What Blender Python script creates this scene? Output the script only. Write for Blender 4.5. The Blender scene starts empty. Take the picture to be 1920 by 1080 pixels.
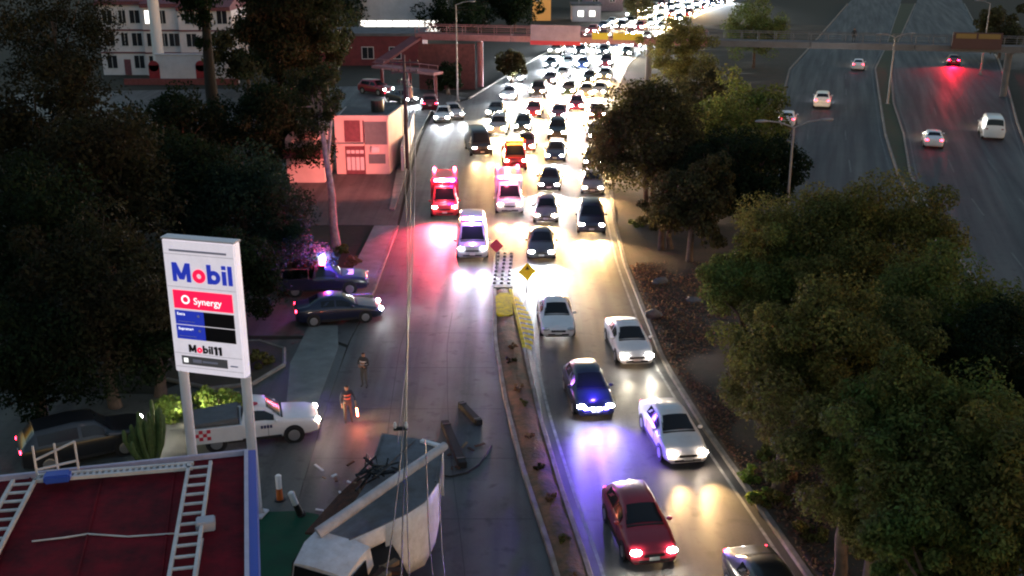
import bpy, bmesh, math, random
import numpy as np
from mathutils import Vector, Matrix, noise as mnoise

# ------------------------------------------------------------------ camera, sky, sun, exposure
scene = bpy.context.scene
col = scene.collection
PITCH = math.radians(19.0); FPX = 2000.0; CAMH = 20.0
cam_d = bpy.data.cameras.new('camera'); cam_d.sensor_width = 36.0
cam_d.lens = 36.0 * FPX / 1920.0
cam_d.clip_start = 0.5; cam_d.clip_end = 6000.0
cam = bpy.data.objects.new('camera', cam_d); col.objects.link(cam)
cam.location = (0, 0, CAMH); cam.rotation_euler = (math.pi / 2 - PITCH, 0, 0)
scene.camera = cam

SUN_EL = math.radians(1.5); SUN_ROT = math.radians(110.0)
world = bpy.data.worlds.new('World'); scene.world = world; world.use_nodes = True
wn = world.node_tree; wn.nodes.clear()
sky_n = wn.nodes.new('ShaderNodeTexSky'); sky_n.sky_type = 'NISHITA'; sky_n.sun_disc = False
sky_n.sun_elevation = SUN_EL; sky_n.sun_rotation = SUN_ROT
sky_n.dust_density = 0.8; sky_n.ozone_density = 1.6; sky_n.air_density = 1.0
bg = wn.nodes.new('ShaderNodeBackground'); bg.inputs['Strength'].default_value = 0.15
wo = wn.nodes.new('ShaderNodeOutputWorld')
wn.links.new(sky_n.outputs[0], bg.inputs[0]); wn.links.new(bg.outputs[0], wo.inputs[0])
sun_d = bpy.data.lights.new('sun', 'SUN'); sun_d.energy = 0.02; sun_d.angle = math.radians(25)
sun_d.color = (1.0, 0.9, 0.9)
sun = bpy.data.objects.new('sun', sun_d); col.objects.link(sun)
# sky sun_rotation is measured clockwise from +Y seen from above
sdir = Vector((math.sin(SUN_ROT) * math.cos(SUN_EL), math.cos(SUN_ROT) * math.cos(SUN_EL), math.sin(SUN_EL)))
sun.rotation_euler = sdir.to_track_quat('Z', 'Y').to_euler()
vs = scene.view_settings
vs.view_transform = 'Standard'; vs.look = 'None'; vs.gamma = 1.0; vs.use_curve_mapping = False
vs.exposure = 2.0
cy = scene.cycles; cy.max_bounces = 4; cy.diffuse_bounces = 2; cy.glossy_bounces = 2; cy.transmission_bounces = 2; cy.volume_bounces = 0; cy.caustics_reflective = False; cy.caustics_refractive = False
cy.filter_width = 2.1
LAMP = 0.58           # overall strength of the vehicle lamps

R = random.Random(7)
rad = math.radians
_c, _s = math.cos(PITCH), math.sin(PITCH)

def P(x, y, z=0.0):
    """world point at height z that the survey photograph (1920 wide) shows at x, y"""
    u = (x - 960) / FPX; v = (540 - y) / FPX
    d = (u, _c + v * _s, -_s + v * _c); t = (z - CAMH) / d[2]
    return Vector((d[0] * t, d[1] * t, z))

# ------------------------------------------------------------------ materials
MATS = {}
def mat(name, color, rough=0.6, leaf=0.0, metal=0.0, spec=0.4, emit=0.0, ecol=None, var=0.0, vscale=3.0, bump=0.0, bscale=20.0,
        color2=None, coat=0.0, island=0.0, trans=0.0, rvar=0.0):
    if name in MATS: return MATS[name]
    m = bpy.data.materials.new(name); m.use_nodes = True
    nt = m.node_tree; b = nt.nodes['Principled BSDF']
    b.inputs['Base Color'].default_value = (*color, 1); b.inputs['Roughness'].default_value = rough
    b.inputs['Metallic'].default_value = metal; b.inputs['Specular IOR Level'].default_value = spec
    if coat: b.inputs['Coat Weight'].default_value = coat; b.inputs['Coat Roughness'].default_value = 0.08
    if emit:
        b.inputs['Emission Color'].default_value = (*(ecol or color), 1); b.inputs['Emission Strength'].default_value = emit
    if trans: b.inputs['Transmission Weight'].default_value = trans
    tc = None
    def coord():
        nonlocal tc
        if tc is None: tc = nt.nodes.new('ShaderNodeNewGeometry')
        return tc.outputs['Position']
    last = None
    if var or color2:
        n = nt.nodes.new('ShaderNodeTexNoise'); n.inputs['Scale'].default_value = vscale
        n.inputs['Detail'].default_value = 6; n.inputs['Roughness'].default_value = 0.65
        nt.links.new(coord(), n.inputs['Vector'])
        mx = nt.nodes.new('ShaderNodeMix'); mx.data_type = 'RGBA'
        c2 = color2 or tuple(max(0, c * (1 - var)) for c in color)
        c1 = color if color2 else tuple(c * (1 + var) for c in color)
        mx.inputs['A'].default_value = (*c1, 1); mx.inputs['B'].default_value = (*c2, 1)
        mr = nt.nodes.new('ShaderNodeMapRange'); mr.inputs['From Min'].default_value = 0.33; mr.inputs['From Max'].default_value = 0.67
        nt.links.new(n.outputs['Fac'], mr.inputs['Value']); nt.links.new(mr.outputs[0], mx.inputs['Factor'])
        last = mx.outputs['Result']
        if rvar:
            rr = nt.nodes.new('ShaderNodeMapRange'); rr.inputs['To Min'].default_value = rough - rvar; rr.inputs['To Max'].default_value = rough + rvar
            nt.links.new(n.outputs['Fac'], rr.inputs['Value']); nt.links.new(rr.outputs[0], b.inputs['Roughness'])
    if island:
        g = nt.nodes.new('ShaderNodeNewGeometry')
        hs = nt.nodes.new('ShaderNodeHueSaturation')
        mr = nt.nodes.new('ShaderNodeMapRange'); mr.inputs['To Min'].default_value = 1 - island; mr.inputs['To Max'].default_value = 1 + island
        nt.links.new(g.outputs['Random Per Island'], mr.inputs['Value']); nt.links.new(mr.outputs[0], hs.inputs['Value'])
        mh = nt.nodes.new('ShaderNodeMapRange'); mh.inputs['To Min'].default_value = 0.47; mh.inputs['To Max'].default_value = 0.53
        ml = nt.nodes.new('ShaderNodeMath'); ml.operation = 'MULTIPLY'; ml.inputs[1].default_value = 7.13
        mf = nt.nodes.new('ShaderNodeMath'); mf.operation = 'FRACT'
        nt.links.new(g.outputs['Random Per Island'], ml.inputs[0]); nt.links.new(ml.outputs[0], mf.inputs[0])
        nt.links.new(mf.outputs[0], mh.inputs['Value']); nt.links.new(mh.outputs[0], hs.inputs['Hue'])
        if last is not None: nt.links.new(last, hs.inputs['Color'])
        else: hs.inputs['Color'].default_value = (*color, 1)
        last = hs.outputs['Color']
    if last is not None: nt.links.new(last, b.inputs['Base Color'])
    if bump:
        n2 = nt.nodes.new('ShaderNodeTexNoise'); n2.inputs['Scale'].default_value = bscale; n2.inputs['Detail'].default_value = 5
        nt.links.new(coord(), n2.inputs['Vector'])
        bp = nt.nodes.new('ShaderNodeBump'); bp.inputs['Strength'].default_value = bump; bp.inputs['Distance'].default_value = 0.05
        nt.links.new(n2.outputs['Fac'], bp.inputs['Height']); nt.links.new(bp.outputs[0], b.inputs['Normal'])
    if leaf:
        tr = nt.nodes.new('ShaderNodeBsdfTranslucent'); ms_ = nt.nodes.new('ShaderNodeMixShader'); ms_.inputs[0].default_value = leaf
        out = nt.nodes['Material Output']; nt.links.new(b.outputs[0], ms_.inputs[1]); nt.links.new(tr.outputs[0], ms_.inputs[2]); nt.links.new(ms_.outputs[0], out.inputs['Surface'])
        if last is not None: nt.links.new(last, tr.inputs['Color'])
        else: tr.inputs['Color'].default_value = (*color, 1)
    MATS[name] = m
    return m

def road_mat(name, base, patch, rough, streak=.55, ang=0.0):
    """worn paving: blotches, wheel tracks along the road, darker oil line, slab joints as fine relief"""
    m = bpy.data.materials.new(name); m.use_nodes = True; nt = m.node_tree; b = nt.nodes['Principled BSDF']
    g = nt.nodes.new('ShaderNodeNewGeometry')
    def noise(scale, vec, detail=5):
        n = nt.nodes.new('ShaderNodeTexNoise'); n.inputs['Scale'].default_value = scale; n.inputs['Detail'].default_value = detail
        nt.links.new(vec, n.inputs['Vector']); return n.outputs['Fac']
    mp = nt.nodes.new('ShaderNodeMapping'); mp.inputs['Scale'].default_value = (1.0, 0.035, 1.0); mp.vector_type = 'TEXTURE' if False else 'POINT'
    if ang:
        mp0 = nt.nodes.new('ShaderNodeMapping'); mp0.inputs['Rotation'].default_value = (0, 0, ang); nt.links.new(g.outputs['Position'], mp0.inputs['Vector'])
    nt.links.new(mp0.outputs[0] if ang else g.outputs['Position'], mp.inputs['Vector'])
    f1 = noise(0.35, g.outputs['Position'], 8); f2 = noise(1.1, mp.outputs[0], 4); f3 = noise(9.0, g.outputs['Position'], 6)
    def mix(a, bcol, fac, lo, hi):
        mr = nt.nodes.new('ShaderNodeMapRange'); mr.inputs['From Min'].default_value = lo; mr.inputs['From Max'].default_value = hi
        nt.links.new(fac, mr.inputs['Value'])
        mx = nt.nodes.new('ShaderNodeMix'); mx.data_type = 'RGBA'
        if hasattr(a, 'is_linked'): nt.links.new(a, mx.inputs['A'])
        else: mx.inputs['A'].default_value = (*a, 1)
        mx.inputs['B'].default_value = (*bcol, 1); nt.links.new(mr.outputs[0], mx.inputs['Factor']); return mx.outputs['Result']
    c = mix(base, patch, f1, 0.4, 0.68)
    c = mix(c, tuple(v * streak for v in base), f2, 0.5, 0.8)
    c = mix(c, tuple(v * 1.5 for v in base), f3, 0.52, 0.85)
    f4 = noise(1.6, g.outputs['Position'], 9); c = mix(c, tuple(v * 0.5 for v in base), f4, 0.56, 0.72)
    nt.links.new(c, b.inputs['Base Color'])
    rr = nt.nodes.new('ShaderNodeMapRange'); rr.inputs['From Min'].default_value = 0.3; rr.inputs['From Max'].default_value = 0.7
    rr.inputs['To Min'].default_value = rough - 0.1; rr.inputs['To Max'].default_value = rough + 0.14
    nt.links.new(f2, rr.inputs['Value']); nt.links.new(rr.outputs[0], b.inputs['Roughness'])
    b.inputs['Specular IOR Level'].default_value = 0.5
    bp = nt.nodes.new('ShaderNodeBump'); bp.inputs['Strength'].default_value = 0.25; bp.inputs['Distance'].default_value = 0.02
    nt.links.new(noise(30, g.outputs['Position'], 4), bp.inputs['Height']); nt.links.new(bp.outputs[0], b.inputs['Normal'])
    return m

# ------------------------------------------------------------------ mesh helpers
class MB:
    def __init__(s): s.v = []; s.f = []
    def add(s, vs_, fs_):
        o = len(s.v); s.v += [tuple(p) for p in vs_]; s.f += [tuple(i + o for i in f) for f in fs_]; return s
    def box(s, x0, x1, y0, y1, z0, z1, M=None):
        p = [Vector((x, y, z)) for z in (z0, z1) for y in (y0, y1) for x in (x0, x1)]
        if M is not None: p = [M @ q for q in p]
        return s.add(p, [(0, 2, 3, 1), (4, 5, 7, 6), (0, 1, 5, 4), (2, 6, 7, 3), (0, 4, 6, 2), (1, 3, 7, 5)])
    def bar(s, a, b, w, h=None, up=(0, 0, 1)):
        """rectangular bar between two points"""
        a = Vector(a); b = Vector(b); h = h or w
        d = (b - a).normalized(); u = Vector(up)
        if abs(d.dot(u)) > 0.98: u = Vector((1, 0, 0))
        sx = d.cross(u).normalized() * w / 2; sz = sx.cross(d).normalized() * h / 2
        p = []
        for q in (a, b):
            p += [q - sx - sz, q + sx - sz, q + sx + sz, q - sx + sz]
        return s.add(p, [(0, 1, 2, 3), (7, 6, 5, 4), (0, 4, 5, 1), (1, 5, 6, 2), (2, 6, 7, 3), (3, 7, 4, 0)])
    def tube(s, pts, rs, n=8, cap=True):
        pts = [Vector(p) for p in pts]
        if not isinstance(rs, (list, tuple)): rs = [rs] * len(pts)
        o = len(s.v); prev = None
        for i, p in enumerate(pts):
            d = (pts[min(i + 1, len(pts) - 1)] - pts[max(i - 1, 0)]).normalized()
            a = prev if prev is not None else (Vector((0, 0, 1)) if abs(d.z) < 0.9 else Vector((1, 0, 0)))
            a = (a - d * a.dot(d)).normalized(); prev = a; bb = d.cross(a)
            for k in range(n):
                t = 2 * math.pi * k / n
                s.v.append(tuple(p + (a * math.cos(t) + bb * math.sin(t)) * rs[i]))
        for i in range(len(pts) - 1):
            for k in range(n):
                s.f.append((o + i * n + k, o + i * n + (k + 1) % n, o + (i + 1) * n + (k + 1) % n, o + (i + 1) * n + k))
        if cap:
            s.f.append(tuple(o + k for k in range(n))[::-1]); e = o + (len(pts) - 1) * n
            s.f.append(tuple(e + k for k in range(n)))
        return s
    def prism(s, poly, z0, z1):
        n = len(poly); z0 = z0 if isinstance(z0, (list, tuple)) else [z0] * n; z1 = z1 if isinstance(z1, (list, tuple)) else [z1] * n
        p = [(q[0], q[1], z0[i]) for i, q in enumerate(poly)] + [(q[0], q[1], z1[i]) for i, q in enumerate(poly)]
        return s.add(p, [tuple(range(n))[::-1], tuple(range(n, 2 * n))] + [(i, (i + 1) % n, n + (i + 1) % n, n + i) for i in range(n)])
    def ell(s, c, r, nu=10, nv=6):
        o = len(s.v); c = Vector(c)
        for j in range(nv + 1):
            t = math.pi * j / nv
            for i in range(nu):
                a = 2 * math.pi * i / nu
                s.v.append((c.x + r[0] * math.sin(t) * math.cos(a), c.y + r[1] * math.sin(t) * math.sin(a), c.z + r[2] * math.cos(t)))
        for j in range(nv):
            for i in range(nu):
                s.f.append((o + j * nu + i, o + (j + 1) * nu + i, o + (j + 1) * nu + (i + 1) % nu, o + j * nu + (i + 1) % nu))
        return s
    def mesh(s, name, smooth=None, bevel=0.0):
        me = bpy.data.meshes.new(name); me.from_pydata(s.v, [], s.f)
        bm = bmesh.new(); bm.from_mesh(me)
        bmesh.ops.remove_doubles(bm, verts=bm.verts, dist=1e-5)
        bmesh.ops.recalc_face_normals(bm, faces=bm.faces)
        if bevel: bmesh.ops.bevel(bm, geom=[e for e in bm.edges if len(e.link_faces) == 2 and e.calc_face_angle(0) > 0.5], offset=bevel, segments=2, affect='EDGES', clamp_overlap=True)
        if smooth is not None:
            for f in bm.faces: f.smooth = True
            for e in bm.edges: e.smooth = e.calc_face_angle(0) < rad(smooth)
        bm.to_mesh(me); bm.free(); me.update(); return me
    def build(s, name, m, parent=None, smooth=None, bevel=0.0):
        return obj(name, s.mesh(name, smooth, bevel), m, parent)

def obj(name, me, m, parent=None):
    o = bpy.data.objects.new(name, me); col.objects.link(o)
    if m is not None:
        if len(me.materials) == 0: me.materials.append(m)
        elif me.materials[0] is not m:
            o.material_slots[0].link = 'OBJECT'; o.material_slots[0].material = m
    if parent is not None: o.parent = parent
    return o
def tag(o, label=None, cat=None, group=None, kind=None):
    if label: o['label'] = label
    if cat: o['category'] = cat
    if group: o['group'] = group
    if kind: o['kind'] = kind
    return o
def empty(name, loc=(0, 0, 0), rz=0.0, label=None, cat=None, group=None):
    o = bpy.data.objects.new(name, None); col.objects.link(o); o.empty_display_size = 0.3
    o.location = loc; o.rotation_euler = (0, 0, rz); return tag(o, label, cat, group)
def struct(name, mb, m, parent=None, smooth=None):
    o = mb.build(name, m, parent, smooth)
    if parent is None: o['kind'] = 'structure'
    return o
def light(kind, energy, color, parent, loc, aim=None, size=0.1, spot=100, blend=1.0, data={}):
    key = (kind, energy, color, size, spot, blend)
    if key not in data:
        d = bpy.data.lights.new('lamp', kind); d.energy = energy; d.color = color; d.shadow_soft_size = size
        if kind == 'SPOT': d.spot_size = rad(spot); d.spot_blend = blend
        data[key] = d
    o = bpy.data.objects.new('lamp_light', data[key]); col.objects.link(o); o.parent = parent; o.location = loc
    if aim is not None: o.rotation_euler = Vector(aim).to_track_quat('-Z', 'Y').to_euler()
    return o
def resample(pts, step):
    pts = [Vector(p) for p in pts]; out = [pts[0]]
    for a, b in zip(pts, pts[1:]):
        n = max(1, int((b - a).length / step))
        out += [a.lerp(b, k / n) for k in range(1, n + 1)]
    return out
def interp_x(line, y):
    """x of a polyline (sorted in y) at y"""
    ys = [p[1] for p in line]; xs = [p[0] for p in line]
    if ys[0] > ys[-1]: ys = ys[::-1]; xs = xs[::-1]
    return float(np.interp(y, ys, xs))
def strip(la, lb, z, mb=None, ymin=None, ymax=None, step=4.0):
    """sheet between two polylines running away in y"""
    mb = mb or MB()
    y0 = ymin if ymin is not None else max(min(p[1] for p in la), min(p[1] for p in lb))
    y1 = ymax if ymax is not None else min(max(p[1] for p in la), max(p[1] for p in lb))
    n = max(1, int((y1 - y0) / step)); o = len(mb.v)
    for i in range(n + 1):
        y = y0 + (y1 - y0) * i / n
        mb.v += [(interp_x(la, y), y, z), (interp_x(lb, y), y, z)]
    for i in range(n): mb.f.append((o + 2 * i, o + 2 * i + 1, o + 2 * i + 3, o + 2 * i + 2))
    return mb

# ------------------------------------------------------------------ the setting: ground, roads, kerbs, verges
AV_L = [(-7.2, 14), (-7.6, 24), (-7.7, 32), (-8.0, 40), (-8.2, 49), (-7.8, 56), (-7.8, 72), (-8.4, 87), (-8.8, 103), (-8.6, 119),
        (-5.0, 127), (1.55, 156.6), (9.25, 189), (18.6, 224), (39.9, 284), (90, 400), (180, 560)]
AV_R = [(11.6, 14), (10.2, 24), (9.25, 30.75), (7.94, 39.8), (7.15, 47.1), (6.85, 62), (7.07, 72), (7.95, 86.6), (9.55, 105), (12.2, 129),
        (17.3, 160), (29.4, 207.5), (49, 266.5), (62.6, 294), (116, 400), (206, 560)]
MED_L = [(2.6, 16), (1.38, 29.5), (0.31, 36.6), (-0.35, 42.35), (-0.94, 49.85), (-1.07, 57.6)]
MED_R = [(3.9, 16), (2.62, 29.5), (1.96, 34.6), (1.25, 41.3), (0.66, 49.1), (0.0, 57.6)]
HA_R = [(16.5, 14), (23.84, 49.1), (29.5, 74.7), (31.9, 86.6), (36.9, 105), (42.35, 123), (51.6, 153.7), (62, 180.6), (103.9, 294), (144, 400), (204, 560)]
HA_L = [(5.5 + 8, 14), (13.4, 49.1), (18.4, 74.7), (20.8, 86.6), (25.6, 105), (31, 123), (39.6, 153.7), (49.5, 180.6), (90.5, 294), (130, 400), (190, 560)]
HB_L = [(17.8, 14), (25, 49.1), (30.4, 74.7), (33.1, 86.6), (38.9, 105), (44.1, 123.3), (54, 153.7), (63.8, 180.6), (108.1, 294), (149, 400), (209, 560)]
HB_R = [(28, 14), (36.5, 55), (45.7, 92.8), (52.8, 111.3), (61.7, 133.5), (74.4, 166), (85.1, 197.7), (120, 294), (161, 400), (222, 560)]

m_ground = mat('dry_grass_soil', (0.018, 0.020, 0.011), 0.95, color2=(0.028, 0.022, 0.016), vscale=0.5, bump=0.6, bscale=3)
m_soil = mat('brown_soil', (0.085, 0.056, 0.04), 0.95, color2=(0.05, 0.044, 0.028), vscale=0.9, bump=0.8, bscale=6)
m_asph = road_mat('worn_concrete_paving', (0.058, 0.054, 0.054), (0.09, 0.095, 0.092), 0.56)
m_high = road_mat('dark_asphalt', (0.029, 0.028, 0.033), (0.038, 0.036, 0.041), 0.62, streak=.88, ang=rad(17))
m_fore = road_mat('forecourt_concrete', (0.07, 0.074, 0.07), (0.095, 0.10, 0.093), 0.65)
m_walk = mat('sidewalk_concrete', (0.20, 0.20, 0.195), 0.85, var=0.22, vscale=1.2, bump=0.3)
m_kerb = mat('kerb_concrete', (0.21, 0.19, 0.165), 0.85, var=0.3, vscale=2.0, bump=0.3)
m_joint = mat('joint_sealant', (0.035, 0.035, 0.035), 0.7)
m_line = mat('worn_white_paint', (0.42, 0.42, 0.40), 0.7, color2=(0.16, 0.16, 0.16), vscale=2.2)
m_yel = mat('yellow_paint_and_glow', (0.85, 0.62, 0.0), 0.8, spec=.05, color2=(0.42, 0.27, 0.02), vscale=3.5)  # nose paint, also the yellow reflection coloured onto kerb and road
m_greenp = mat('green_floor_paint', (0.006, 0.085, 0.042), 0.75, spec=.2, color2=(0.01, 0.06, 0.035), vscale=1.4)

g = MB(); g.add([(-3000, -600, -0.03), (3000, -600, -0.03), (3000, 6000, -0.03), (-3000, 6000, -0.03)], [(0, 1, 2, 3)])
struct('ground', g, m_ground)
avenue = struct('road', strip(AV_L, AV_R, 0.0, ymin=14, ymax=560), m_asph)
struct('highway', strip(HA_L, HA_R, -0.004, ymin=14, ymax=560), m_high)
struct('highway', strip(HB_L, HB_R, -0.004, ymin=14, ymax=560), m_high)
# slab joints of the near carriageway and the change of paving
j = MB()
for y in [19.5, 24, 28.5, 33, 37.5, 42, 46.5, 51]:
    xa, xb = interp_x(AV_L, y) + .1, interp_x(MED_L, y) - .12
    n = 7
    for k in range(n):
        x0 = xa + (xb - xa) * k / n; x1 = xa + (xb - xa) * (k + 1) / n
        w0, w1 = R.uniform(.012, .03), R.uniform(.012, .03)
        j.add([(x0, y - w0, .004), (x1, y - w1, .004), (x1, y + w1, .004), (x0, y + w0, .004)], [(0, 1, 2, 3)])
for fx in (0.36, 0.68):
    pts = [(interp_x(AV_L, y) * (1 - fx) + interp_x(MED_L, y) * fx, y) for y in np.arange(16, 55, 1.5)]
    j2 = [(x - .014, y) for x, y in pts]; j3 = [(x + .014, y) for x, y in pts]
    strip(j2, j3, .004, j, ymin=16, ymax=54, step=1.5)
j.build('joint_sealant', m_joint, avenue)
# edge line and lane dashes
ln = MB()
for a, b in [(46, 60), (60, 86), (86, 128)]:
    strip([(x - .45, y) for x, y in AV_R], [(x - .33, y) for x, y in AV_R], .004, ln, ymin=a, ymax=b, step=3)
strip([(x - .42, y) for x, y in AV_R], [(x - .30, y) for x, y in AV_R], .004, ln, ymin=20, ymax=46, step=2)
strip([(x + .3, y) for x, y in MED_R], [(x + .42, y) for x, y in MED_R], .004, ln, ymin=16, ymax=57, step=2)
ln.build('edge_line', m_line, avenue)
for (la, lb, yy0) in ((HA_L, HA_R, 60), (HB_L, HB_R, 60)):
    hw = bpy.data.objects['highway' if la is HA_L else 'highway.001']
    for f in (0.33, 0.66):
        y = yy0
        while y < 250:
            d = MB(); L_ = [(interp_x(la, q) * (1 - f) + interp_x(lb, q) * f, q) for q in np.arange(y, y + 5.1, 1)]
            strip([(x - .07, q) for x, q in L_], [(x + .07, q) for x, q in L_], .001, d, ymin=y, ymax=y + 5, step=2)
            d.build('lane_dash', mat('faded_line_paint', (.13, .13, .125), .7, color2=(.07, .07, .07), vscale=.8), hw); y += 14
    e = MB()
    strip([(x - .5, q) for x, q in lb], [(x - .36, q) for x, q in lb], .001, e, ymin=20, ymax=300)
    strip([(x + .36, q) for x, q in la], [(x + .5, q) for x, q in la], .001, e, ymin=20, ymax=300)
    e.build('edge_line', mat('faded_line_paint', (.13, .13, .125), .7, color2=(.07, .07, .07), vscale=.8), hw)

def kerb_run(line, w, h, y0, y1, side, name='kerb', m=None, parent=None, step=2.0):
    mb = MB(); n = max(1, int((y1 - y0) / step)); o = 0
    for i in range(n + 1):
        y = y0 + (y1 - y0) * i / n; x = interp_x(line, y); hh = h + R.uniform(-.015, .015); c = .03 * side
        mb.v += [(x, y, -.03), (x, y, hh - .03), (x + c, y, hh), (x + w * side, y, hh), (x + w * side, y, -.03)]
    for i in range(n):
        a = i * 5; b = a + 5
        for k in range(4): mb.f.append((a + k, a + k + 1, b + k + 1, b + k))
    mb.f += [(0, 1, 2, 3, 4), tuple(n * 5 + k for k in range(5))]
    o = mb.build(name, m or m_kerb, parent)
    if parent is None: o['kind'] = 'structure'
    return o
kerb_run(AV_R, .22, .14, 14, 200, 1)
kerb_run(AV_L, .2, .14, 56.5, 71, -1)
kerb_run(AV_L, .22, .16, 127, 230, -1)
kerb_run(HA_R, .2, .14, 14.5, 280, 1); kerb_run(HB_L, .2, .14, 14.5, 280, -1); kerb_run(HB_R, .2, .14, 14.5, 280, 1); kerb_run(HA_L, .2, .14, 14.5, 280, -1)

# planted median in the avenue
med = MB(); n = 40
for i in range(n + 1):
    y = 16 + (57.4 - 16) * i / n; xl, xr = interp_x(MED_L, y) + .16, interp_x(MED_R, y) - .16
    for k in range(6):
        f = k / 5; med.v.append((xl + (xr - xl) * f, y, .10 + .12 * math.sin(math.pi * f) + .05 * mnoise.noise((xl + f, y * .9, 0))))
for i in range(n):
    for k in range(5): med.f.append((i * 6 + k, i * 6 + k + 1, i * 6 + k + 7, i * 6 + k + 6))
m_medsoil = mat('median_soil', (0.34, 0.145, 0.08), 0.95, color2=(0.10, 0.08, 0.045), vscale=1.3, bump=0.9, bscale=7)
median = struct('median', med, m_medsoil, smooth=60)
kerb_run(MED_L, .18, .16, 16, 57.6, 1, parent=median, m=mat('median_kerb', (0.33, 0.24, 0.2), 0.85, var=.35, vscale=1.5, bump=.3))
kerb_run(MED_R, .18, .16, 16, 57.6, -1, parent=median, m=MATS['median_kerb'])
# yellow painted nose of the median; kerb and road beside it carry a painted reflection
nose = MB(); nose.prism([(-1.05, 57.75), (-.85, 58.15), (-.5, 58.3), (-.2, 58.15), (.02, 57.75)], -.03, .17)
nose.build('median_nose', mat('nose_concrete', (.32, .27, .22), .85, var=.3, vscale=2), median)
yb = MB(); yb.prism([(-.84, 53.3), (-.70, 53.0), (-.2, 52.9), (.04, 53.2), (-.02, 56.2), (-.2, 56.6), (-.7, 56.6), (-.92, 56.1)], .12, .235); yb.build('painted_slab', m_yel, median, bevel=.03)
# yellow reflection beside the nose, painted in as road bars and kerb colour
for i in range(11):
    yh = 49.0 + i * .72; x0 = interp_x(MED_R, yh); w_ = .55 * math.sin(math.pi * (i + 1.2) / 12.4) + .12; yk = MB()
    yk.add([(x0 + .03, yh, .005), (x0 + .03 + w_, yh - .35, .005), (x0 + .03 + w_ * .96, yh + .12, .005), (x0 + .03, yh + .50, .005)], [(0, 1, 2, 3)]); yk.build('yellow_glow_bar', m_yel, avenue)
kerb_run([(x + .005, y) for x, y in MED_R], .19, .168, 48.6, 57.5, -1, name='yellow_glow_kerb', m=m_yel, parent=median)
# soil strip of the highway median
hm = MB(); strip([(x + .2, y) for x, y in HA_R], [(x - .2, y) for x, y in HB_L], .09, hm, ymin=14.5, ymax=280)
struct('verge', hm, mat('median_grass', (0.05, 0.065, 0.03), .95, color2=(.06, .05, .03), vscale=.7, bump=.6, bscale=5))
# soil verge between the avenue and the highway
vg = MB(); ny, nx = 130, 12
for i in range(ny + 1):
    y = 14 + (220 - 14) * i / ny; xl, xr = interp_x(AV_R, y) + .2, interp_x(HA_L, y) - .2
    for k in range(nx + 1):
        f = k / nx; x = xl + (xr - xl) * f
        vg.v.append((x, y, .10 + .35 * math.sin(math.pi * f) * (0.6 + mnoise.noise((x * .25, y * .25, 1))) + .06 * mnoise.noise((x, y, 4)) * (1 if 0 < k < nx else 0)))
for i in range(ny):
    for k in range(nx): vg.f.append((i * (nx + 1) + k, i * (nx + 1) + k + 1, (i + 1) * (nx + 1) + k + 1, (i + 1) * (nx + 1) + k))
struct('verge', vg, m_soil, smooth=70)

# left side: sidewalks, forecourt, apron, side street
fc = MB(); fc.prism([(-45, 12), (interp_x(AV_L, 12) - .02, 12), (-7.62, 24), (-7.72, 32), (-8.02, 40), (-8.22, 49), (-9.6, 50.2), (-12.5, 50), (-14.2, 46), (-16, 43.5), (-45, 43.5)], -.029, .012)
struct('forecourt', fc, m_fore)
sw = MB(); sw.prism([(-9.5, 40.2), (-8.5, 40.2), (-8.6, 49), (-9.1, 52.0), (-10.6, 52.0), (-10.6, 47)], -.02, .03)
struct('sidewalk', sw, mat('pale_green_concrete', (.17, .185, .175), .85, var=.2, vscale=1.1, bump=.3))
sw2 = MB(); sw2.prism([(-9.7, 56.5), (-8.02, 56.5), (-8.02, 71), (-9.5, 71.0)], -.02, .13); struct('sidewalk', sw2, m_walk)
sw3 = MB(); sw3.prism([(-8.95, 75.5), (-8.55, 75.5), (-9.2, 103), (-9.0, 118.5), (-10.4, 118.5), (-10.6, 103)], -.02, .12); struct('sidewalk', sw3, m_walk)
dr = MB(); dr.prism([(-20, 50.6), (-9.7, 50.6), (-8.22, 49.4), (-7.9, 56.2), (-9.7, 56.45), (-11, 60), (-20, 60)], -.028, .008); struct('driveway', dr, m_asph)
ap = MB(); ap.prism([(-24, 71.5), (-8.0, 71.5), (-8.6, 86), (-9.0, 100), (-9.0, 107), (-24, 86)], -.027, .006); struct('apron', ap, m_asph)
ss = MB(); ss.prism([(-60, 104), (-11.2, 110), (-10.6, 118.6), (-5.3, 127.5), (-14, 138), (-60, 132)], -.026, .003); struct('side_street', ss, m_asph)
gp = MB(); gp.prism([tuple(P(*q)[:2]) for q in ((440, 985), (470, 962), (560, 958), (598, 965), (606, 1010), (570, 1110), (400, 1110))], .0125, .0165); struct('painted_ground', gp, m_greenp)
# soil island with pale kerb behind the white pickup
isl = MB(); ip = [(-10.8, 46.6), (-11.2, 48.6), (-12.6, 49.6), (-15, 49.4), (-16.5, 47.5), (-16, 45), (-13.5, 43.9), (-11.8, 44.4)]
isl.prism(ip, -.02, .16); island = struct('planting_island', isl, m_soil)
ik = MB(); ik.tube([Vector((x, y, .1)) for x, y in ip + ip[:1]], .11, n=6, cap=False); ik.build('kerb', m_kerb, island)

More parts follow.
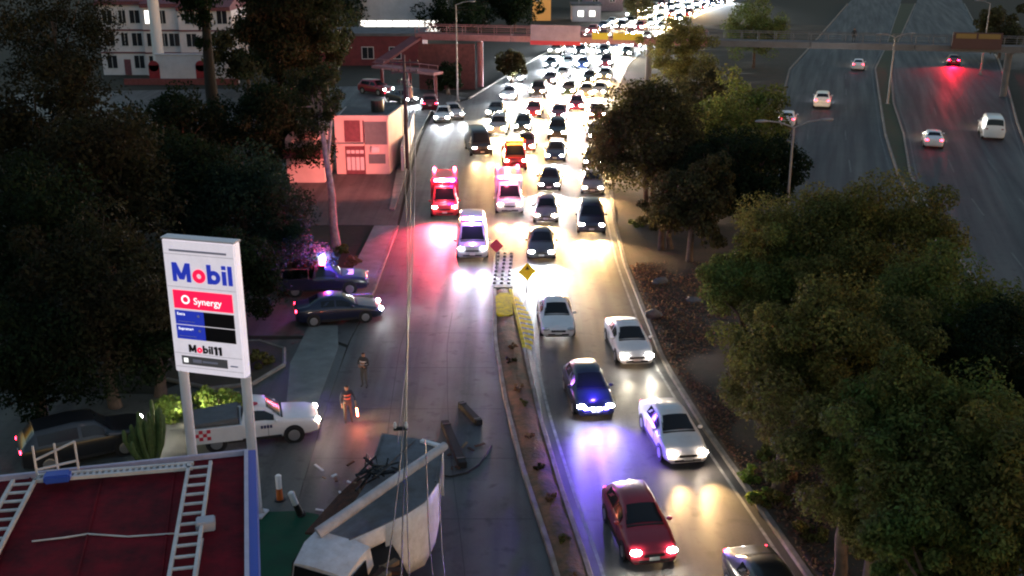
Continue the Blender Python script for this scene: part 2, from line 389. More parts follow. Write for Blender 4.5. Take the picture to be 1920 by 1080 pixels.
# ------------------------------------------------------------------ vehicles
def sections(st, W):
    """each station: x, zb, zbelt, ztop, w factor, roof half-width factor -> half section points from underside to centre top"""
    out = []
    for (x, zb, zbelt, ztop, wf, tf) in st:
        w = W / 2 * wf; wt = W / 2 * tf
        out.append([Vector(p) for p in ((x, 0, zb), (x, w * .82, zb), (x, w * .96, zb + .10), (x, w, zb * .45 + zbelt * .55), (x, w * .985, zbelt - .07),
                    (x, w * .95, zbelt), (x, wt, zbelt + (ztop - zbelt) * .86), (x, wt * .88, ztop - .012), (x, wt * .5, ztop + .012), (x, 0, ztop + .02))])
    return out
def loft(secs):
    mb = MB(); n = len(secs[0])
    full = [[p for p in s] + [Vector((p.x, -p.y, p.z)) for p in s[-2:0:-1]] for s in secs]
    m = len(full[0])
    for s in full: mb.v += [tuple(p) for p in s]
    for i in range(len(full) - 1):
        for k in range(m): mb.f.append((i * m + k, i * m + (k + 1) % m, (i + 1) * m + (k + 1) % m, (i + 1) * m + k))
    mb.f.append(tuple(range(m))[::-1]); mb.f.append(tuple((len(full) - 1) * m + k for k in range(m)))
    return mb
def glass_across(sa, sb, t0=.07, t1=.94, off=.012, inset=.93):
    """windscreen or rear window between two stations"""
    def row(t):
        pts = [sa[k].lerp(sb[k], t) for k in (6, 7, 8, 9)]
        pts = [Vector((p.x, p.y * inset, p.z)) for p in pts]
        return pts + [Vector((p.x, -p.y, p.z)) for p in pts[-2::-1]]
    rows = [row(t0), row((t0 + t1) / 2), row(t1)]
    d = (sb[9] - sa[9]).normalized(); nrm = d.cross(Vector((0, 1, 0)))
    if nrm.z < 0: nrm = -nrm
    mb = MB(); m = len(rows[0])
    for r in rows: mb.v += [tuple(p + nrm * off) for p in r]
    for i in range(2):
        for k in range(m - 1): mb.f.append((i * m + k, i * m + k + 1, (i + 1) * m + k + 1, (i + 1) * m + k))
    return mb
def glass_side(secs, ia, ib, side, a0, a1, lo=.14, hi=.84):
    """side window on the strip between shoulder and roof edge from parameter a0 to a1 along stations ia..ib"""
    def pt(a, h):
        x = a * (len(secs) - 1); i = min(int(x), len(secs) - 2); f = x - i
        s0, s1 = secs[i], secs[i + 1]
        lo_ = s0[5].lerp(s1[5], f); hi_ = s0[6].lerp(s1[6], f)
        p = lo_.lerp(hi_, h); return Vector((p.x, (p.y + .010) * side, p.z + .003))
    N = len(secs) - 1; mb = MB(); A = [ia / N + (ib - ia) / N * t for t in np.linspace(a0, a1, 5)]
    mb.v = [tuple(pt(a, lo)) for a in A] + [tuple(pt(a, hi)) for a in A]
    mb.f = [(k, k + 1, 6 + k, 5 + k) for k in range(4)]
    return mb

# stations run from nose to tail: x, underside z, belt z, top z, width factor, top width factor
ST = {
 'sedan': (4.5, 1.76, [(2.25, .32, .55, .62, .74, .60), (2.17, .24, .64, .70, .88, .74), (1.85, .20, .74, .80, .97, .82), (1.35, .19, .84, .90, 1, .82), (.92, .19, .90, .97, 1, .80),
            (.20, .19, .93, 1.41, 1, .66), (-.35, .19, .94, 1.46, 1, .67), (-.95, .19, .95, 1.41, 1, .64), (-1.62, .19, .96, 1.06, .99, .76), (-2.05, .22, .93, 1.02, .95, .74), (-2.2, .28, .86, .96, .88, .70), (-2.25, .36, .78, .86, .78, .62)]),
 'hatch': (4.0, 1.72, [(2.0, .32, .56, .64, .76, .62), (1.92, .24, .66, .73, .9, .76), (1.6, .20, .78, .85, .98, .82), (1.15, .19, .88, .95, 1, .82), (.80, .19, .92, 1.0, 1, .8),
            (.12, .19, .95, 1.46, 1, .67), (-.5, .19, .96, 1.52, 1, .68), (-1.35, .19, .98, 1.46, 1, .66), (-1.80, .21, .99, 1.10, .97, .74), (-1.94, .25, .9, 1.0, .92, .72), (-2.0, .34, .8, .9, .82, .66)]),
 'suv': (4.7, 1.88, [(2.35, .38, .68, .80, .8, .66), (2.27, .30, .8, .93, .93, .8), (1.9, .26, .93, 1.02, .99, .84), (1.35, .25, 1.0, 1.08, 1, .84), (1.0, .25, 1.03, 1.13, 1, .82),
            (.40, .25, 1.06, 1.68, 1, .70), (-.4, .25, 1.07, 1.76, 1, .71), (-1.75, .25, 1.09, 1.70, 1, .70), (-2.15, .27, 1.10, 1.24, .98, .78), (-2.3, .3, 1.0, 1.12, .94, .76), (-2.35, .4, .85, 1.0, .86, .7)]),
 'van': (5.2, 1.98, [(2.6, .38, .72, .86, .8, .66), (2.52, .30, .88, 1.0, .94, .8), (2.2, .27, 1.0, 1.10, .99, .85), (1.92, .26, 1.06, 1.20, 1, .84),
            (1.18, .26, 1.12, 2.0, 1, .76), (.6, .26, 1.14, 2.14, 1, .79), (-1.4, .26, 1.15, 2.16, 1, .8), (-2.4, .26, 1.15, 2.08, 1, .78), (-2.55, .28, 1.14, 1.3, .98, .84), (-2.6, .36, .9, 1.1, .93, .8)]),
 'truck_cab': (2.6, 2.0, [(1.3, .4, .75, 1.0, .86, .76), (1.22, .32, .95, 1.18, .95, .86), (1.0, .3, 1.12, 1.3, .99, .88), (.45, .3, 1.2, 2.15, 1, .8), (-.1, .3, 1.2, 2.25, 1, .82), (-1.1, .3, 1.2, 2.22, 1, .82), (-1.3, .34, 1.18, 1.9, .98, .84)]),
 'pickup': (5.1, 1.82, [(2.55, .42, .70, .80, .78, .64), (2.46, .34, .82, .92, .92, .78), (2.1, .3, .93, 1.02, .98, .84), (1.5, .29, 1.0, 1.08, 1, .84), (1.05, .29, 1.03, 1.12, 1, .82),
            (.45, .29, 1.06, 1.62, 1, .69), (.0, .29, 1.06, 1.70, 1, .7), (-.38, .29, 1.06, 1.64, 1, .69), (-.52, .29, 1.06, 1.12, 1, .8)]),
}
GL = {'sedan': (4, 5, 7, 8), 'hatch': (4, 5, 7, 8), 'suv': (4, 5, 7, 8), 'van': (3, 4, 7, 8), 'truck_cab': (2, 3, 5, 6), 'pickup': (4, 5, 7, 8)}

m_glass = mat('tinted_glass', (0.012, 0.014, 0.018), 0.14, spec=0.35)
m_tyre = mat('tyre_rubber', (0.018, 0.018, 0.018), 0.85)
m_rim = mat('wheel_alloy', (0.42, 0.42, 0.44), 0.35, metal=0.8)
m_black = mat('black_plastic', (0.02, 0.02, 0.022), 0.5)
m_chrome = mat('chrome_trim', (0.5, 0.5, 0.5), 0.2, metal=1.0)
m_plate = mat('licence_plate', (0.7, 0.7, 0.68), 0.5)
HEADC = {'cool': (0.86, 0.93, 1.0), 'warm': (1.0, 0.60, 0.24), 'neutral': (1.0, 0.86, 0.62), 'pink': (1.0, 0.75, 0.8)}
m_head = {k: mat('lit_headlamp_' + k, v, 0.2, emit=180.0, ecol=v) for k, v in HEADC.items()}
m_headn = {k: mat('lit_near_headlamp_' + k, v, 0.2, emit=55.0, ecol=tuple(.5 + .5 * q for q in v)) for k, v in HEADC.items()}
m_headoff = mat('headlamp_glass', (0.5, 0.52, 0.55), 0.1, metal=0.4)
m_tail = mat('lit_tail_lamp', (0.6, 0.01, 0.02), 0.3, emit=9.0, ecol=(1.0, 0.02, 0.05))
m_brake = mat('bright_brake_lamp', (0.6, 0.01, 0.02), 0.3, emit=40.0, ecol=(1.0, 0.005, 0.03))
m_tailoff = mat('tail_lamp_plastic', (0.25, 0.008, 0.012), 0.25)
PAINT = {}
def paint(name, c, rough=0.32):
    if name not in PAINT: PAINT[name] = mat('paint_' + name, c, rough, spec=0.5, coat=0.6, var=0.06, vscale=1.5)
    return PAINT[name]
COLORS = {'white': (.74, .74, .75), 'silver': (.40, .41, .43), 'grey': (.16, .165, .175), 'black': (.014, .014, .016), 'red': (.30, .012, .03), 'dark blue': (.018, .024, .06),
          'dark grey': (.05, .052, .058), 'maroon': (.11, .012, .02), 'beige': (.42, .37, .29), 'blue': (.02, .05, .20), 'navy': (.012, .015, .045), 'dark green': (.015, .04, .03), 'brown': (.08, .05, .035)}

CARMESH = {}
def car_parts(kind):
    """the meshes of one kind of vehicle, made once: name -> list of (mesh, material key, offset)"""
    if kind in CARMESH: return CARMESH[kind]
    L, W, st = ST[kind]; secs = sections(st, W); parts = []
    a, b, c, d = GL[kind]
    body = loft(secs).mesh('body', smooth=38)
    parts.append(('body', body, 'paint', (0, 0, 0)))
    parts.append(('windshield', glass_across(secs[a], secs[b]).mesh('windshield', smooth=60), 'glass', (0, 0, 0)))
    parts.append(('rear_window', glass_across(secs[c], secs[d], .10, .80).mesh('rear_window', smooth=60), 'glass', (0, 0, 0)))
    for sd in (1, -1):
        if kind == 'van': spans = [((a, b + 1), .30, .96)]
        elif kind == 'truck_cab': spans = [((a, b + 1), .35, .95)]
        elif kind == 'pickup': spans = [((a, c), .16, .97)]
        else:
            spans = [((a, c), .16, .545), ((a, c + 0), .60, .985)]
        for (ii, jj), t0, t1 in spans:
            parts.append(('side_window', glass_side(secs, ii, jj, sd, t0, t1).mesh('side_window', smooth=60), 'glass', (0, 0, 0)))
    zh = st[1][2] + .02 if kind in ('sedan', 'hatch') else st[1][2] + .02
    wy = W / 2 * .70
    for sd in (1, -1):
        h = MB(); h.ell((0, 0, 0), (.12, .19, .085), 10, 6)
        h = h.mesh('headlight', smooth=80)
        parts.append(('headlight', h, 'head', (st[1][0] + .015, sd * wy, zh)))
    # tail lamps
    xt = st[-2][0]; zt = st[-2][2] - .02
    if kind != 'pickup' and kind != 'truck_cab':
        for sd in (1, -1):
            t = MB(); t.box(-.05, .05, -.13, .13, -.08, .08)
            parts.append(('tail_light', t.mesh('tail_light', smooth=50, bevel=.03), 'tail', (xt - .0, sd * W / 2 * .70, zt)))
    # grille, bumper intake, plates
    g_ = MB(); g_.box(-.04, .03, -W * .21, W * .21, -.06, .06); parts.append(('grille', g_.mesh('grille', bevel=.015), 'black', (st[0][0] - .015, 0, st[0][2] + .015)))
    bi = MB(); bi.box(-.05, .02, -W * .30, W * .30, -.05, .05); parts.append(('bumper_intake', bi.mesh('bumper_intake', bevel=.015), 'black', (st[0][0] + .005, 0, st[0][1] + .06)))
    pl = MB(); pl.box(-.012, .012, -.17, .17, -.06, .06); parts.append(('licence_plate', pl.mesh('licence_plate'), 'plate', (st[0][0] + .03, 0, st[0][1] + .15)))
    if kind != 'pickup' and kind != 'truck_cab': parts.append(('licence_plate', pl.mesh('licence_plate'), 'plate', (st[-1][0] - .012, 0, st[-1][2] - .08)))
    for sd in (1, -1):
        m_ = MB(); m_.ell((0, 0, 0), (.07, .11, .075), 8, 5); parts.append(('mirror', m_.mesh('mirror', smooth=80), 'paint', (secs[a][0].x - .22, sd * (W / 2 + .06), st[a][2] + .10)))
    cs_ = MB(); xa_ = secs[a][9].x; cs_.box(xa_ - .02, xa_ + .07, -W * .37, W * .37, st[a][3] - .03, st[a][3] + .028); parts.append(('cowl_strip', cs_.mesh('cowl_strip', bevel=.01), 'black', (0, 0, 0)))
    for sd in (1, -1):
        rk = MB(); rk.box(-L * .21, L * .20, -.015, .015, -.06, .06); parts.append(('rocker_panel', rk.mesh('rocker_panel'), 'black', (0, sd * (W / 2 * .985), st[4][1] + .10)))
        for xs in (.10, -.13):
            dsm = MB(); dsm.box(-.008, .008, -.004, .004, -.26, .26); parts.append(('door_seam', dsm.mesh('door_seam'), 'black', (L * xs, sd * (W / 2 + .001), .58 if kind in ('sedan', 'hatch') else .72)))
    # wheels
    r = {'sedan': .31, 'hatch': .30, 'suv': .37, 'van': .35, 'truck_cab': .42, 'pickup': .36}[kind]
    wx = (L * .295, -L * .30)
    if kind == 'truck_cab': wx = (.55,)
    ty = MB(); ty.tube([(0, -.11, 0), (0, -.10, 0), (0, .10, 0), (0, .11, 0)], [r * .86, r, r, r * .86], n=18)
    rm = MB(); rm.tube([(0, -.118, 0), (0, -.112, 0)], [r * .60, r * .66], n=14); rm.tube([(0, .112, 0), (0, .118, 0)], [r * .66, r * .60], n=14)
    tym = ty.mesh('tyre', smooth=50); rmm = rm.mesh('rim')
    ar = MB(); ar.tube([(0, -.012, 0), (0, .012, 0)], r * 1.17, n=18); arm_ = ar.mesh('wheel_arch')
    for x in wx:
        for sd in (1, -1):
            parts.append(('wheel', tym, 'tyre', (x, sd * (W / 2 - .095), r), rmm))
            parts.append(('wheel_arch', arm_, 'black', (x, sd * (W / 2 + .0), r + .03)))
    CARMESH[kind] = parts
    return parts

HEADPOW = 420.0
def vehicle(kind, name, loc, heading, colr, label, cat='car', group=None, head='cool', tail='tail', lod=2, lamps=1, power=1.0, down=0.12, extra=None):
    """heading: angle of the vehicle's nose in the ground plane. lod 2 = all parts, 1 = far, lamps: 0 off, 1 one shared beam, 2 two beams"""
    o = empty(name, loc, heading, label, cat, group)
    m_body = colr if not isinstance(colr, str) else paint(colr.replace(' ', '_'), COLORS[colr])
    for p in car_parts(kind):
        nm, me, mk, off = p[:4]
        if lod == 1 and nm in ('mirror', 'licence_plate', 'grille', 'wheel_arch', 'cowl_strip', 'rocker_panel', 'door_seam', 'bumper_intake', 'rear_window', 'tail_light'): continue
        mm = {'paint': m_body, 'glass': m_glass, 'tyre': m_tyre, 'black': m_black, 'plate': m_plate,
              'head': (m_headn if lod == 2 else m_head)[head] if head else m_headoff, 'tail': {'tail': m_tail, 'brake': m_brake, 'off': m_tailoff}[tail]}[mk]
        c = obj(nm, me, mm, o); c.location = off
        if lod == 1 and nm == 'headlight': c.scale = (1, 1.3, 1.5)  # far lenses enlarged to imitate headlamp glare
        if len(p) == 5 and lod == 2: obj('rim', p[4], m_rim, c)
    L, W, st = ST[kind]
    if lamps and head:
        z = st[1][2]; x = L / 2 + .10
        e = HEADPOW * LAMP * power; cc = HEADC[head]
        if lamps == 2:
            for sd in (1, -1): light('SPOT', e, cc, o, (x, sd * W * .34, z), (1, 0, -down), size=.12, spot=50 if power < 4 else 100, blend=.85)
        else: light('SPOT', e * 2, cc, o, (x, 0, z), (1, 0, -down), size=.3, spot=130, blend=1.0)
    return o
def road_heading(y, line=None, toward=True):
    line = line or AV_R
    d = Vector((interp_x(line, y - 3) - interp_x(line, y + 3), -6.0)) if toward else Vector((interp_x(line, y + 3) - interp_x(line, y - 3), 6.0))
    return math.atan2(d.y, d.x)
def at_front(px, py, kind, heading):
    """centre of a vehicle whose front bumper meets the ground at a surveyed point"""
    p = P(px, py); L = ST[kind][0]
    return Vector((p.x - math.cos(heading) * L / 2, p.y - math.sin(heading) * L / 2, 0))
def jam(px, py, kind, colr, label, **kw):
    p = P(px, py); h = road_heading(p.y, AV_R) + R.uniform(-.02, .02)
    if p.y < 64: h = kw.pop('h', h)
    nm = {'sedan': 'parked_car', 'hatch': 'car', 'suv': 'car', 'van': 'van', 'pickup': 'pickup_truck'}.get(kind, 'car')
    if nm == 'parked_car': nm = 'car'
    return vehicle(kind, kw.pop('name', nm), at_front(px, py, kind, h), h, colr, label, cat=kw.pop('cat', 'van' if kind == 'van' else 'car'), group=kw.pop('group', 'cars in the queue on the avenue'), **kw)

# the cars driving past the wreck
G1 = 'cars driving past the median'
jam(1226, 1070, 'hatch', 'red', 'dark red hatchback driving past the bare end of the median', group=G1, head='neutral', lamps=2, power=1.3)
jam(1289, 880, 'sedan', 'white', 'white sedan with bright headlights hugging the soil verge kerb', group=G1, head='warm', lamps=2, power=2.2)
bs = jam(1117, 790, 'hatch', 'navy', 'dark blue patrol hatchback glowing with blue lamps on its nose', group=G1, head='cool', lamps=2, power=.22, h=road_heading(43))
jam(1194, 692, 'sedan', 'white', 'white sedan with red lit grille behind the other verge side sedan', group=G1, head='neutral', lamps=2, power=.45)
jam(1047, 641, 'sedan', 'white', 'white sedan just passing the yellow painted median nose', group=G1, head=None, lamps=0)
jam(1500, 1238, 'sedan', 'black', 'black sedan cut off by the lower frame edge', group=G1, head='warm', lamps=2)
m_blueglow = mat('lit_blue_lamp', (.05, .05, .9), .2, emit=70, ecol=(.10, .06, 1.0))
m_redglow = mat('lit_red_lamp', (.9, .02, .04), .2, emit=60, ecol=(1.0, .03, .10))
m_whiteglow = mat('lit_white_lamp', (.9, .9, 1), .2, emit=40, ecol=(.85, .9, 1.0))
m_amber = mat('lit_amber_lamp', (1, .4, .02), .2, emit=30, ecol=(1.0, .36, .02))
for k, x in enumerate((-.42, -.14, .14, .42)):
    l = MB(); l.box(-.04, .04, -.10, .10, -.035, .035); q = l.build('grille_lamp', m_whiteglow if k in (1, 2) else m_blueglow, bs, bevel=.01); q.location = (2.03, x, .60)
light('SPOT', 1700 * LAMP, (.16, .05, 1.0), bs, (2.3, 0, .9), (1, .1, -.40), size=.15, spot=125)
light('POINT', 60 * LAMP, (.12, .06, 1.0), bs, (1.5, 0, 1.3), size=.1)

# front of the queue, verge side lane
QR = [(1109, 444, 'suv', 'dark blue', 'warm'), (1111, 368, 'sedan', 'grey', 'warm'), (1112, 318, 'sedan', 'black', 'warm'), (1116, 268, 'hatch', 'dark grey', 'neutral'), (1119, 226, 'sedan', 'maroon', 'warm')]
QM = [(1015, 492, 'sedan', 'dark grey', 'cool'), (1023, 422, 'hatch', 'grey', 'warm'), (1029, 362, 'sedan', 'black', 'cool'), (1040, 306, 'sedan', 'dark blue', 'cool'), (1044, 264, 'suv', 'black', 'warm'), (1046, 228, 'sedan', 'maroon', 'pink')]
ORD = ['first', 'second', 'third', 'fourth', 'fifth', 'sixth', 'seventh', 'eighth', 'ninth', 'tenth', 'eleventh', 'twelfth', 'thirteenth', 'fourteenth', 'fifteenth', 'sixteenth']
NM = {'sedan': 'sedan', 'hatch': 'hatchback', 'suv': 'tall wagon', 'van': 'van'}
for lane, q in (('lane nearest the trees', QR), ('lane beside the yellow sign', QM)):
    for i, (x, y, k, c, h) in enumerate(q):
        jam(x, y, k, c, f'{c} {NM[k]}, {ORD[i]} from the front in the {lane}', head=h, lamps=2 if i < 3 else 1, lod=2 if i < 4 else 1, power=4.2)
# further up the road
UP = [(985, 288, 'sedan', 'maroon', 'warm'), (978, 250, 'hatch', 'black', 'neutral'), (932, 256, 'suv', 'silver', 'warm'), (998, 222, 'sedan', 'red', 'warm'), (926, 222, 'sedan', 'dark grey', 'neutral'),
      (1080, 210, 'hatch', 'red', 'pink'), (952, 190, 'sedan', 'white', 'cool'), (1006, 184, 'suv', 'black', 'warm'), (1064, 180, 'sedan', 'dark green', 'warm'), (1098, 184, 'sedan', 'beige', 'warm'),
      (966, 156, 'sedan', 'silver', 'cool'), (1028, 160, 'sedan', 'brown', 'pink'), (1102, 158, 'hatch', 'black', 'warm'), (1134, 128, 'suv', 'maroon', 'pink'),
      (1090, 130, 'sedan', 'blue', 'cool'), (1062, 128, 'sedan', 'white', 'cool'), (1030, 130, 'sedan', 'dark grey', 'cool'), (1052, 150, 'sedan', 'white', 'neutral'), (1122, 182, 'sedan', 'silver', 'neutral'), (1132, 152, 'sedan', 'grey', 'warm')]
for i, (x, y, k, c, h) in enumerate(UP):
    jam(x, y, k, c, f'{c} {NM[k]} in the middle of the jam, {ORD[i % 16]} of the jumbled rows' if i < 16 else f'{c} {NM[k]} under the bridge approach, {ORD[i - 16]} of four nearest the kerb', head=h, lamps=1, lod=1, power=5.5)
# far rows beyond the footbridge, into the bend
rr = random.Random(3); kinds = ['sedan', 'hatch', 'suv', 'sedan']; cl = ['white', 'silver', 'grey', 'black', 'dark grey', 'maroon', 'dark blue', 'white', 'red', 'beige']
row = 0; y = 172.0
while y < 292:
    xl, xr = interp_x(AV_L, y), interp_x(AV_R, y); nl = 4
    row += 1
    for k in range(nl):
        if rr.random() < .1: continue
        f = (k + .5) / nl; yy = y + rr.uniform(-2, 2); xx = interp_x(AV_L, yy) * (1 - f) + interp_x(AV_R, yy) * f; kd = rr.choice(kinds); cc = rr.choice(cl)
        hd = road_heading(yy) + rr.uniform(-.03, .03)
        vehicle(kd, 'car', (xx, yy, 0), hd, cc, f'far {cc} {NM[kd]} in {ORD[row - 1]} row past the footbridge, {ORD[k]} from the left', 'car', 'far cars beyond the footbridge', head=rr.choice(['cool', 'warm', 'neutral', 'cool']), lamps=1 if rr.random() < .8 else 0, lod=1, power=8.0)
    y += rr.uniform(8.5, 10.5)

# ------------------------------------------------------------------ emergency vehicles
def lightbar(parent, x, y, z, W=1.1, cols=('red', 'blue'), along='y'):
    b = MB(); b.box(-.13, .13, -W / 2, W / 2, -.03, .03); base = b.build('light_bar', m_black, parent, bevel=.02); base.location = (x, y, z)
    n = len(cols)
    for k, cname in enumerate(cols):
        y0 = -W / 2 + W * k / n + .02; y1 = -W / 2 + W * (k + 1) / n - .02
        l = MB(); l.box(-.11, .11, y0, y1, .032, .19); l.build('lens', {'red': m_redglow, 'blue': m_blueglow, 'white': m_whiteglow, 'amber': m_amber}[cname], base, bevel=.03)
    return base
h = rad(-86)
# police van in front, its lamps white and violet
pv = vehicle('van', 'patrol_van', at_front(886, 492, 'van', rad(-88)), rad(-88), 'silver', 'silver patrol van with flashing roof bar ahead of the red ambulance', 'van', head='cool', lamps=2, power=.9)
lightbar(pv, .75, 0, 2.19, 1.3, ('red', 'white', 'blue'))
light('POINT', 250 * LAMP, (.55, .25, 1.0), pv, (1.0, 0, 2.7), size=.15)
# red ambulance at the kerb
def ambulance(px, py, hd, label, body, power, red):
    o = vehicle('van', 'ambulance', at_front(px, py, 'van', hd), hd, body, label, 'ambulance', head='warm', lamps=2, power=power)
    bx_ = MB(); bx_.box(-2.5, .55, -1.0, 1.0, .95, 2.52); bx_.build('patient_box', body, o, bevel=.10)
    for sd in (1, -1):
        s_ = MB(); s_.box(-2.4, .45, sd * 1.003 - .004, sd * 1.003 + .004, 1.35, 1.6); s_.build('side_stripe', paint('red', COLORS['red']), o)
        w = MB(); w.box(-1.2, -.3, sd * 1.004 - .005, sd * 1.004 + .005, 1.8, 2.2); w.build('side_window', m_glass, o)
    lightbar(o, .72, 0, 2.3, 1.5, ('red', 'white', 'red', 'blue') if red else ('red', 'red', 'white', 'white'))
    for sd in (1, -1):
        c_ = MB(); c_.tube([(-2.2, sd * .75, 2.52), (-2.2, sd * .75, 2.70)], [.11, .08], n=10); c_.build('corner_beacon', m_redglow, o)
    return o
m_ambw = mat('ambulance_white', (.72, .70, .70), .35, coat=.4); m_ambr = mat('ambulance_red', (.55, .05, .06), .35, coat=.4)
am1 = ambulance(834, 412, rad(-87), 'red fronted ambulance with red beacons at the left kerb', m_ambr, .4, True)
am2 = ambulance(956, 406, rad(-88), 'white ambulance washed in pink light beside the queue', m_ambw, 2.0, False)
hp = MB(); hp.add([(0, -.62, -.02), (0, .62, -.02), (0, .50, .22), (0, -.50, .22)], [(0, 1, 2, 3)])
q = hp.build('hood_panel', mat('white_panel', (.75, .72, .72), .4), am1); q.location = (2.20, 0, 1.06); q.rotation_euler = (0, rad(-72), 0)
light('SPOT', 6000 * LAMP, (1.0, .22, .18), am1, (-.6, -1.0, 2.9), (-.9, -1, .02), size=.2, spot=72, blend=.7)
light('SPOT', 12000 * LAMP, (1.0, .05, .10), am1, (2.75, .0, 2.2), (1, -.22, -.85), size=.2, spot=78, blend=1.0)
light('SPOT', 5000 * LAMP, (1.0, .03, .10), am1, (2.0, -1.1, 2.6), (.80, -.60, -.02), size=.15, spot=26, blend=.6)
light('POINT', 160 * LAMP, (1.0, .06, .10), am1, (1.4, 0, 2.75), size=.1)
light('POINT', 200 * LAMP, (1.0, .12, .25), am2, (1.4, -.2, 2.8), size=.2)
light('POINT', 250 * LAMP, (1.0, .10, .16), am2, (-2.8, 0, 2.9), size=.2)
# amber tow truck behind
tw = empty('tow_truck', at_front(966, 322, 'van', rad(-88)), rad(-88), 'red tow truck with amber beacons behind the pink lit ambulance', 'truck')
for p in car_parts('truck_cab'):
    mm = {'paint': paint('red', COLORS['red']), 'glass': m_glass, 'tyre': m_tyre, 'black': m_black, 'plate': m_plate, 'head': m_head['warm'], 'tail': m_tail}[p[2]]
    c = obj(p[0], p[1], mm, tw); c.location = Vector(p[3]) + Vector((1.4, 0, 0))
bd = MB(); bd.box(-3.6, .1, -1.05, 1.05, .75, .95); bd.build('flat_bed', m_black, tw, bevel=.03)
hd_ = MB(); hd_.bar((-.1, -.95, .95), (-.1, -.95, 2.2), .08); hd_.bar((-.1, .95, .95), (-.1, .95, 2.2), .08); hd_.bar((-.1, -.95, 2.2), (-.1, .95, 2.2), .08); hd_.build('headboard', m_ambr, tw)
for x in (-1.2, -2.4):
    for sd in (1, -1):
        c = obj('wheel', car_parts('truck_cab')[-2][1], m_tyre, tw); c.location = (x, sd * .92, .42)
lightbar(tw, 1.2, 0, 2.34, 1.4, ('amber', 'amber', 'amber'))
light('POINT', 900 * LAMP, (1.0, .36, .04), tw, (1.6, 0, 2.9), size=.15)
# dark bus-like van pulling over, then side street cars
vv = vehicle('van', 'van', at_front(905, 296, 'van', rad(-80)), rad(-80), 'black', 'black van pulled across behind the amber tow truck', 'van', head='warm', lamps=2, power=1.6)
vehicle('sedan', 'car', at_front(828, 232, 'sedan', rad(-92)), rad(-92), 'white', 'white sedan leaving the side street with its headlights on', 'car', head='cool', lamps=2, power=.9)
vehicle('hatch', 'car', at_front(856, 226, 'hatch', rad(-78)), rad(-78), 'silver', 'silver hatchback beside the white sedan at the side street mouth', 'car', head='cool', lamps=2, power=.7)
vehicle('suv', 'car', P(705, 176), rad(-40), 'red', 'red wagon with a bright headlight in the side street', 'car', head='cool', lamps=1, power=1.0)
vehicle('sedan', 'car', P(752, 192), rad(-50), 'dark grey', 'dark grey sedan following the red wagon in the side street', 'car', head='cool', lamps=1, power=1.0)
vehicle('suv', 'car', P(806, 204), rad(95), 'maroon', 'maroon wagon parked tight against the white boundary wall', 'car', head=None, lamps=0)
# highway cars, seen from behind
for (x, y, k, c, tl, lb) in [(1540, 205, 'suv', 'white', 'tail', 'white tall wagon driving away on the near highway'), (1608, 133, 'hatch', 'white', 'tail', 'small white hatchback driving away under the footbridge'),
                             (1750, 280, 'sedan', 'white', 'tail', 'white sedan with red tail lamps beside the highway median'), (1862, 264, 'van', 'white', 'off', 'white van driving away along the far highway edge'),
                             (1787, 124, 'sedan', 'maroon', 'brake', 'braking sedan with glaring red lamps past the overhead sign'), (1474, 240, 'hatch', 'white', 'tail', 'white hatchback half hidden by the green tree')]:
    p = P(x, y); line = HA_R if x < 1680 else HB_L; hd = road_heading(p.y, line, False); L = ST[k][0]
    o = vehicle(k, 'van' if k == 'van' else 'car', (p.x + math.cos(hd) * L / 2, p.y + math.sin(hd) * L / 2, 0), hd, c, lb, 'van' if k == 'van' else 'car', 'cars driving away on the highway', head='warm' if k != 'suv' else 'cool', tail=tl, lamps=1, power=.5)
    if tl == 'brake': light('SPOT', 4000 * LAMP, (1.0, .005, .03), o, (-L / 2 - .25, 0, .9), (-1, 0, -.35), size=.2, spot=140)

# police pickup with lit roof bar behind the dark sedan
def pickup(name, loc, hd, pm, label, cat, lamps, head, cover=None):
    o = vehicle('pickup', name, loc, hd, pm, label, cat, head=head, lamps=lamps)
    W = ST['pickup'][1]
    bed = MB()
    for sd in (1, -1): bed.box(-2.5, -.5, sd * .90 - .05, sd * .90 + .05, .42, 1.08)
    bed.box(-2.55, -2.45, -.85, .85, .45, 1.06); bed.box(-2.5, -.5, -.85, .85, .46, .58); bed.box(-.56, -.5, -.9, .9, .4, 1.08)
    bed.build('cargo_bed', pm, o, bevel=.02)
    for sd in (1, -1):
        t = MB(); t.box(-.04, .04, -.07, .07, -.13, .13); q = t.build('tail_light', m_tailoff, o, bevel=.015); q.location = (-2.53, sd * .86, .88)
    return o
pp = pickup('police_pickup', P(612, 548) + Vector((-.2, .2, 0)), rad(8), paint('navy', COLORS['navy']), 'dark blue police pickup with glowing red and blue roof bar by the shrubs', 'pickup truck', 0, None)
pbar = lightbar(pp, .05, 0, 1.76, 1.5, ('red', 'red', 'white', 'blue', 'blue')); pbar.scale = (1.3, 1.15, 1.6)  # bar oversized to imitate the glow around its lamps
rb = MB()
for sd in (-.75, .75): rb.bar((-.75, sd, 1.05), (-.75, sd, 1.62), .07); rb.bar((-2.2, sd, 1.05), (-2.2, sd, 1.62), .07); rb.bar((-.75, sd, 1.62), (-2.2, sd, 1.62), .07)
rb.bar((-.75, -.75, 1.62), (-.75, .75, 1.62), .07); rb.bar((-2.2, -.75, 1.62), (-2.2, .75, 1.62), .07); rb.build('roll_bar', m_chrome, pp)
ws = MB(); ws.box(1.25, 1.75, -.5, .5, 1.095, 1.10); ws.build('hood_panel', mat('white_panel', (.75, .72, .72), .4), pp)
light('POINT', 350 * LAMP, (1.0, .08, .25), pp, (.05, .62, 2.15), size=.1); light('POINT', 380 * LAMP, (.22, .12, 1.0), pp, (.25, -.6, 2.15), size=.1)
vehicle('sedan', 'car', P(632, 606) + Vector((0, .6, 0)), rad(14), 'navy', 'dark sedan leaving the driveway with a white headlight', 'car', head='cool', lamps=2, power=.5)
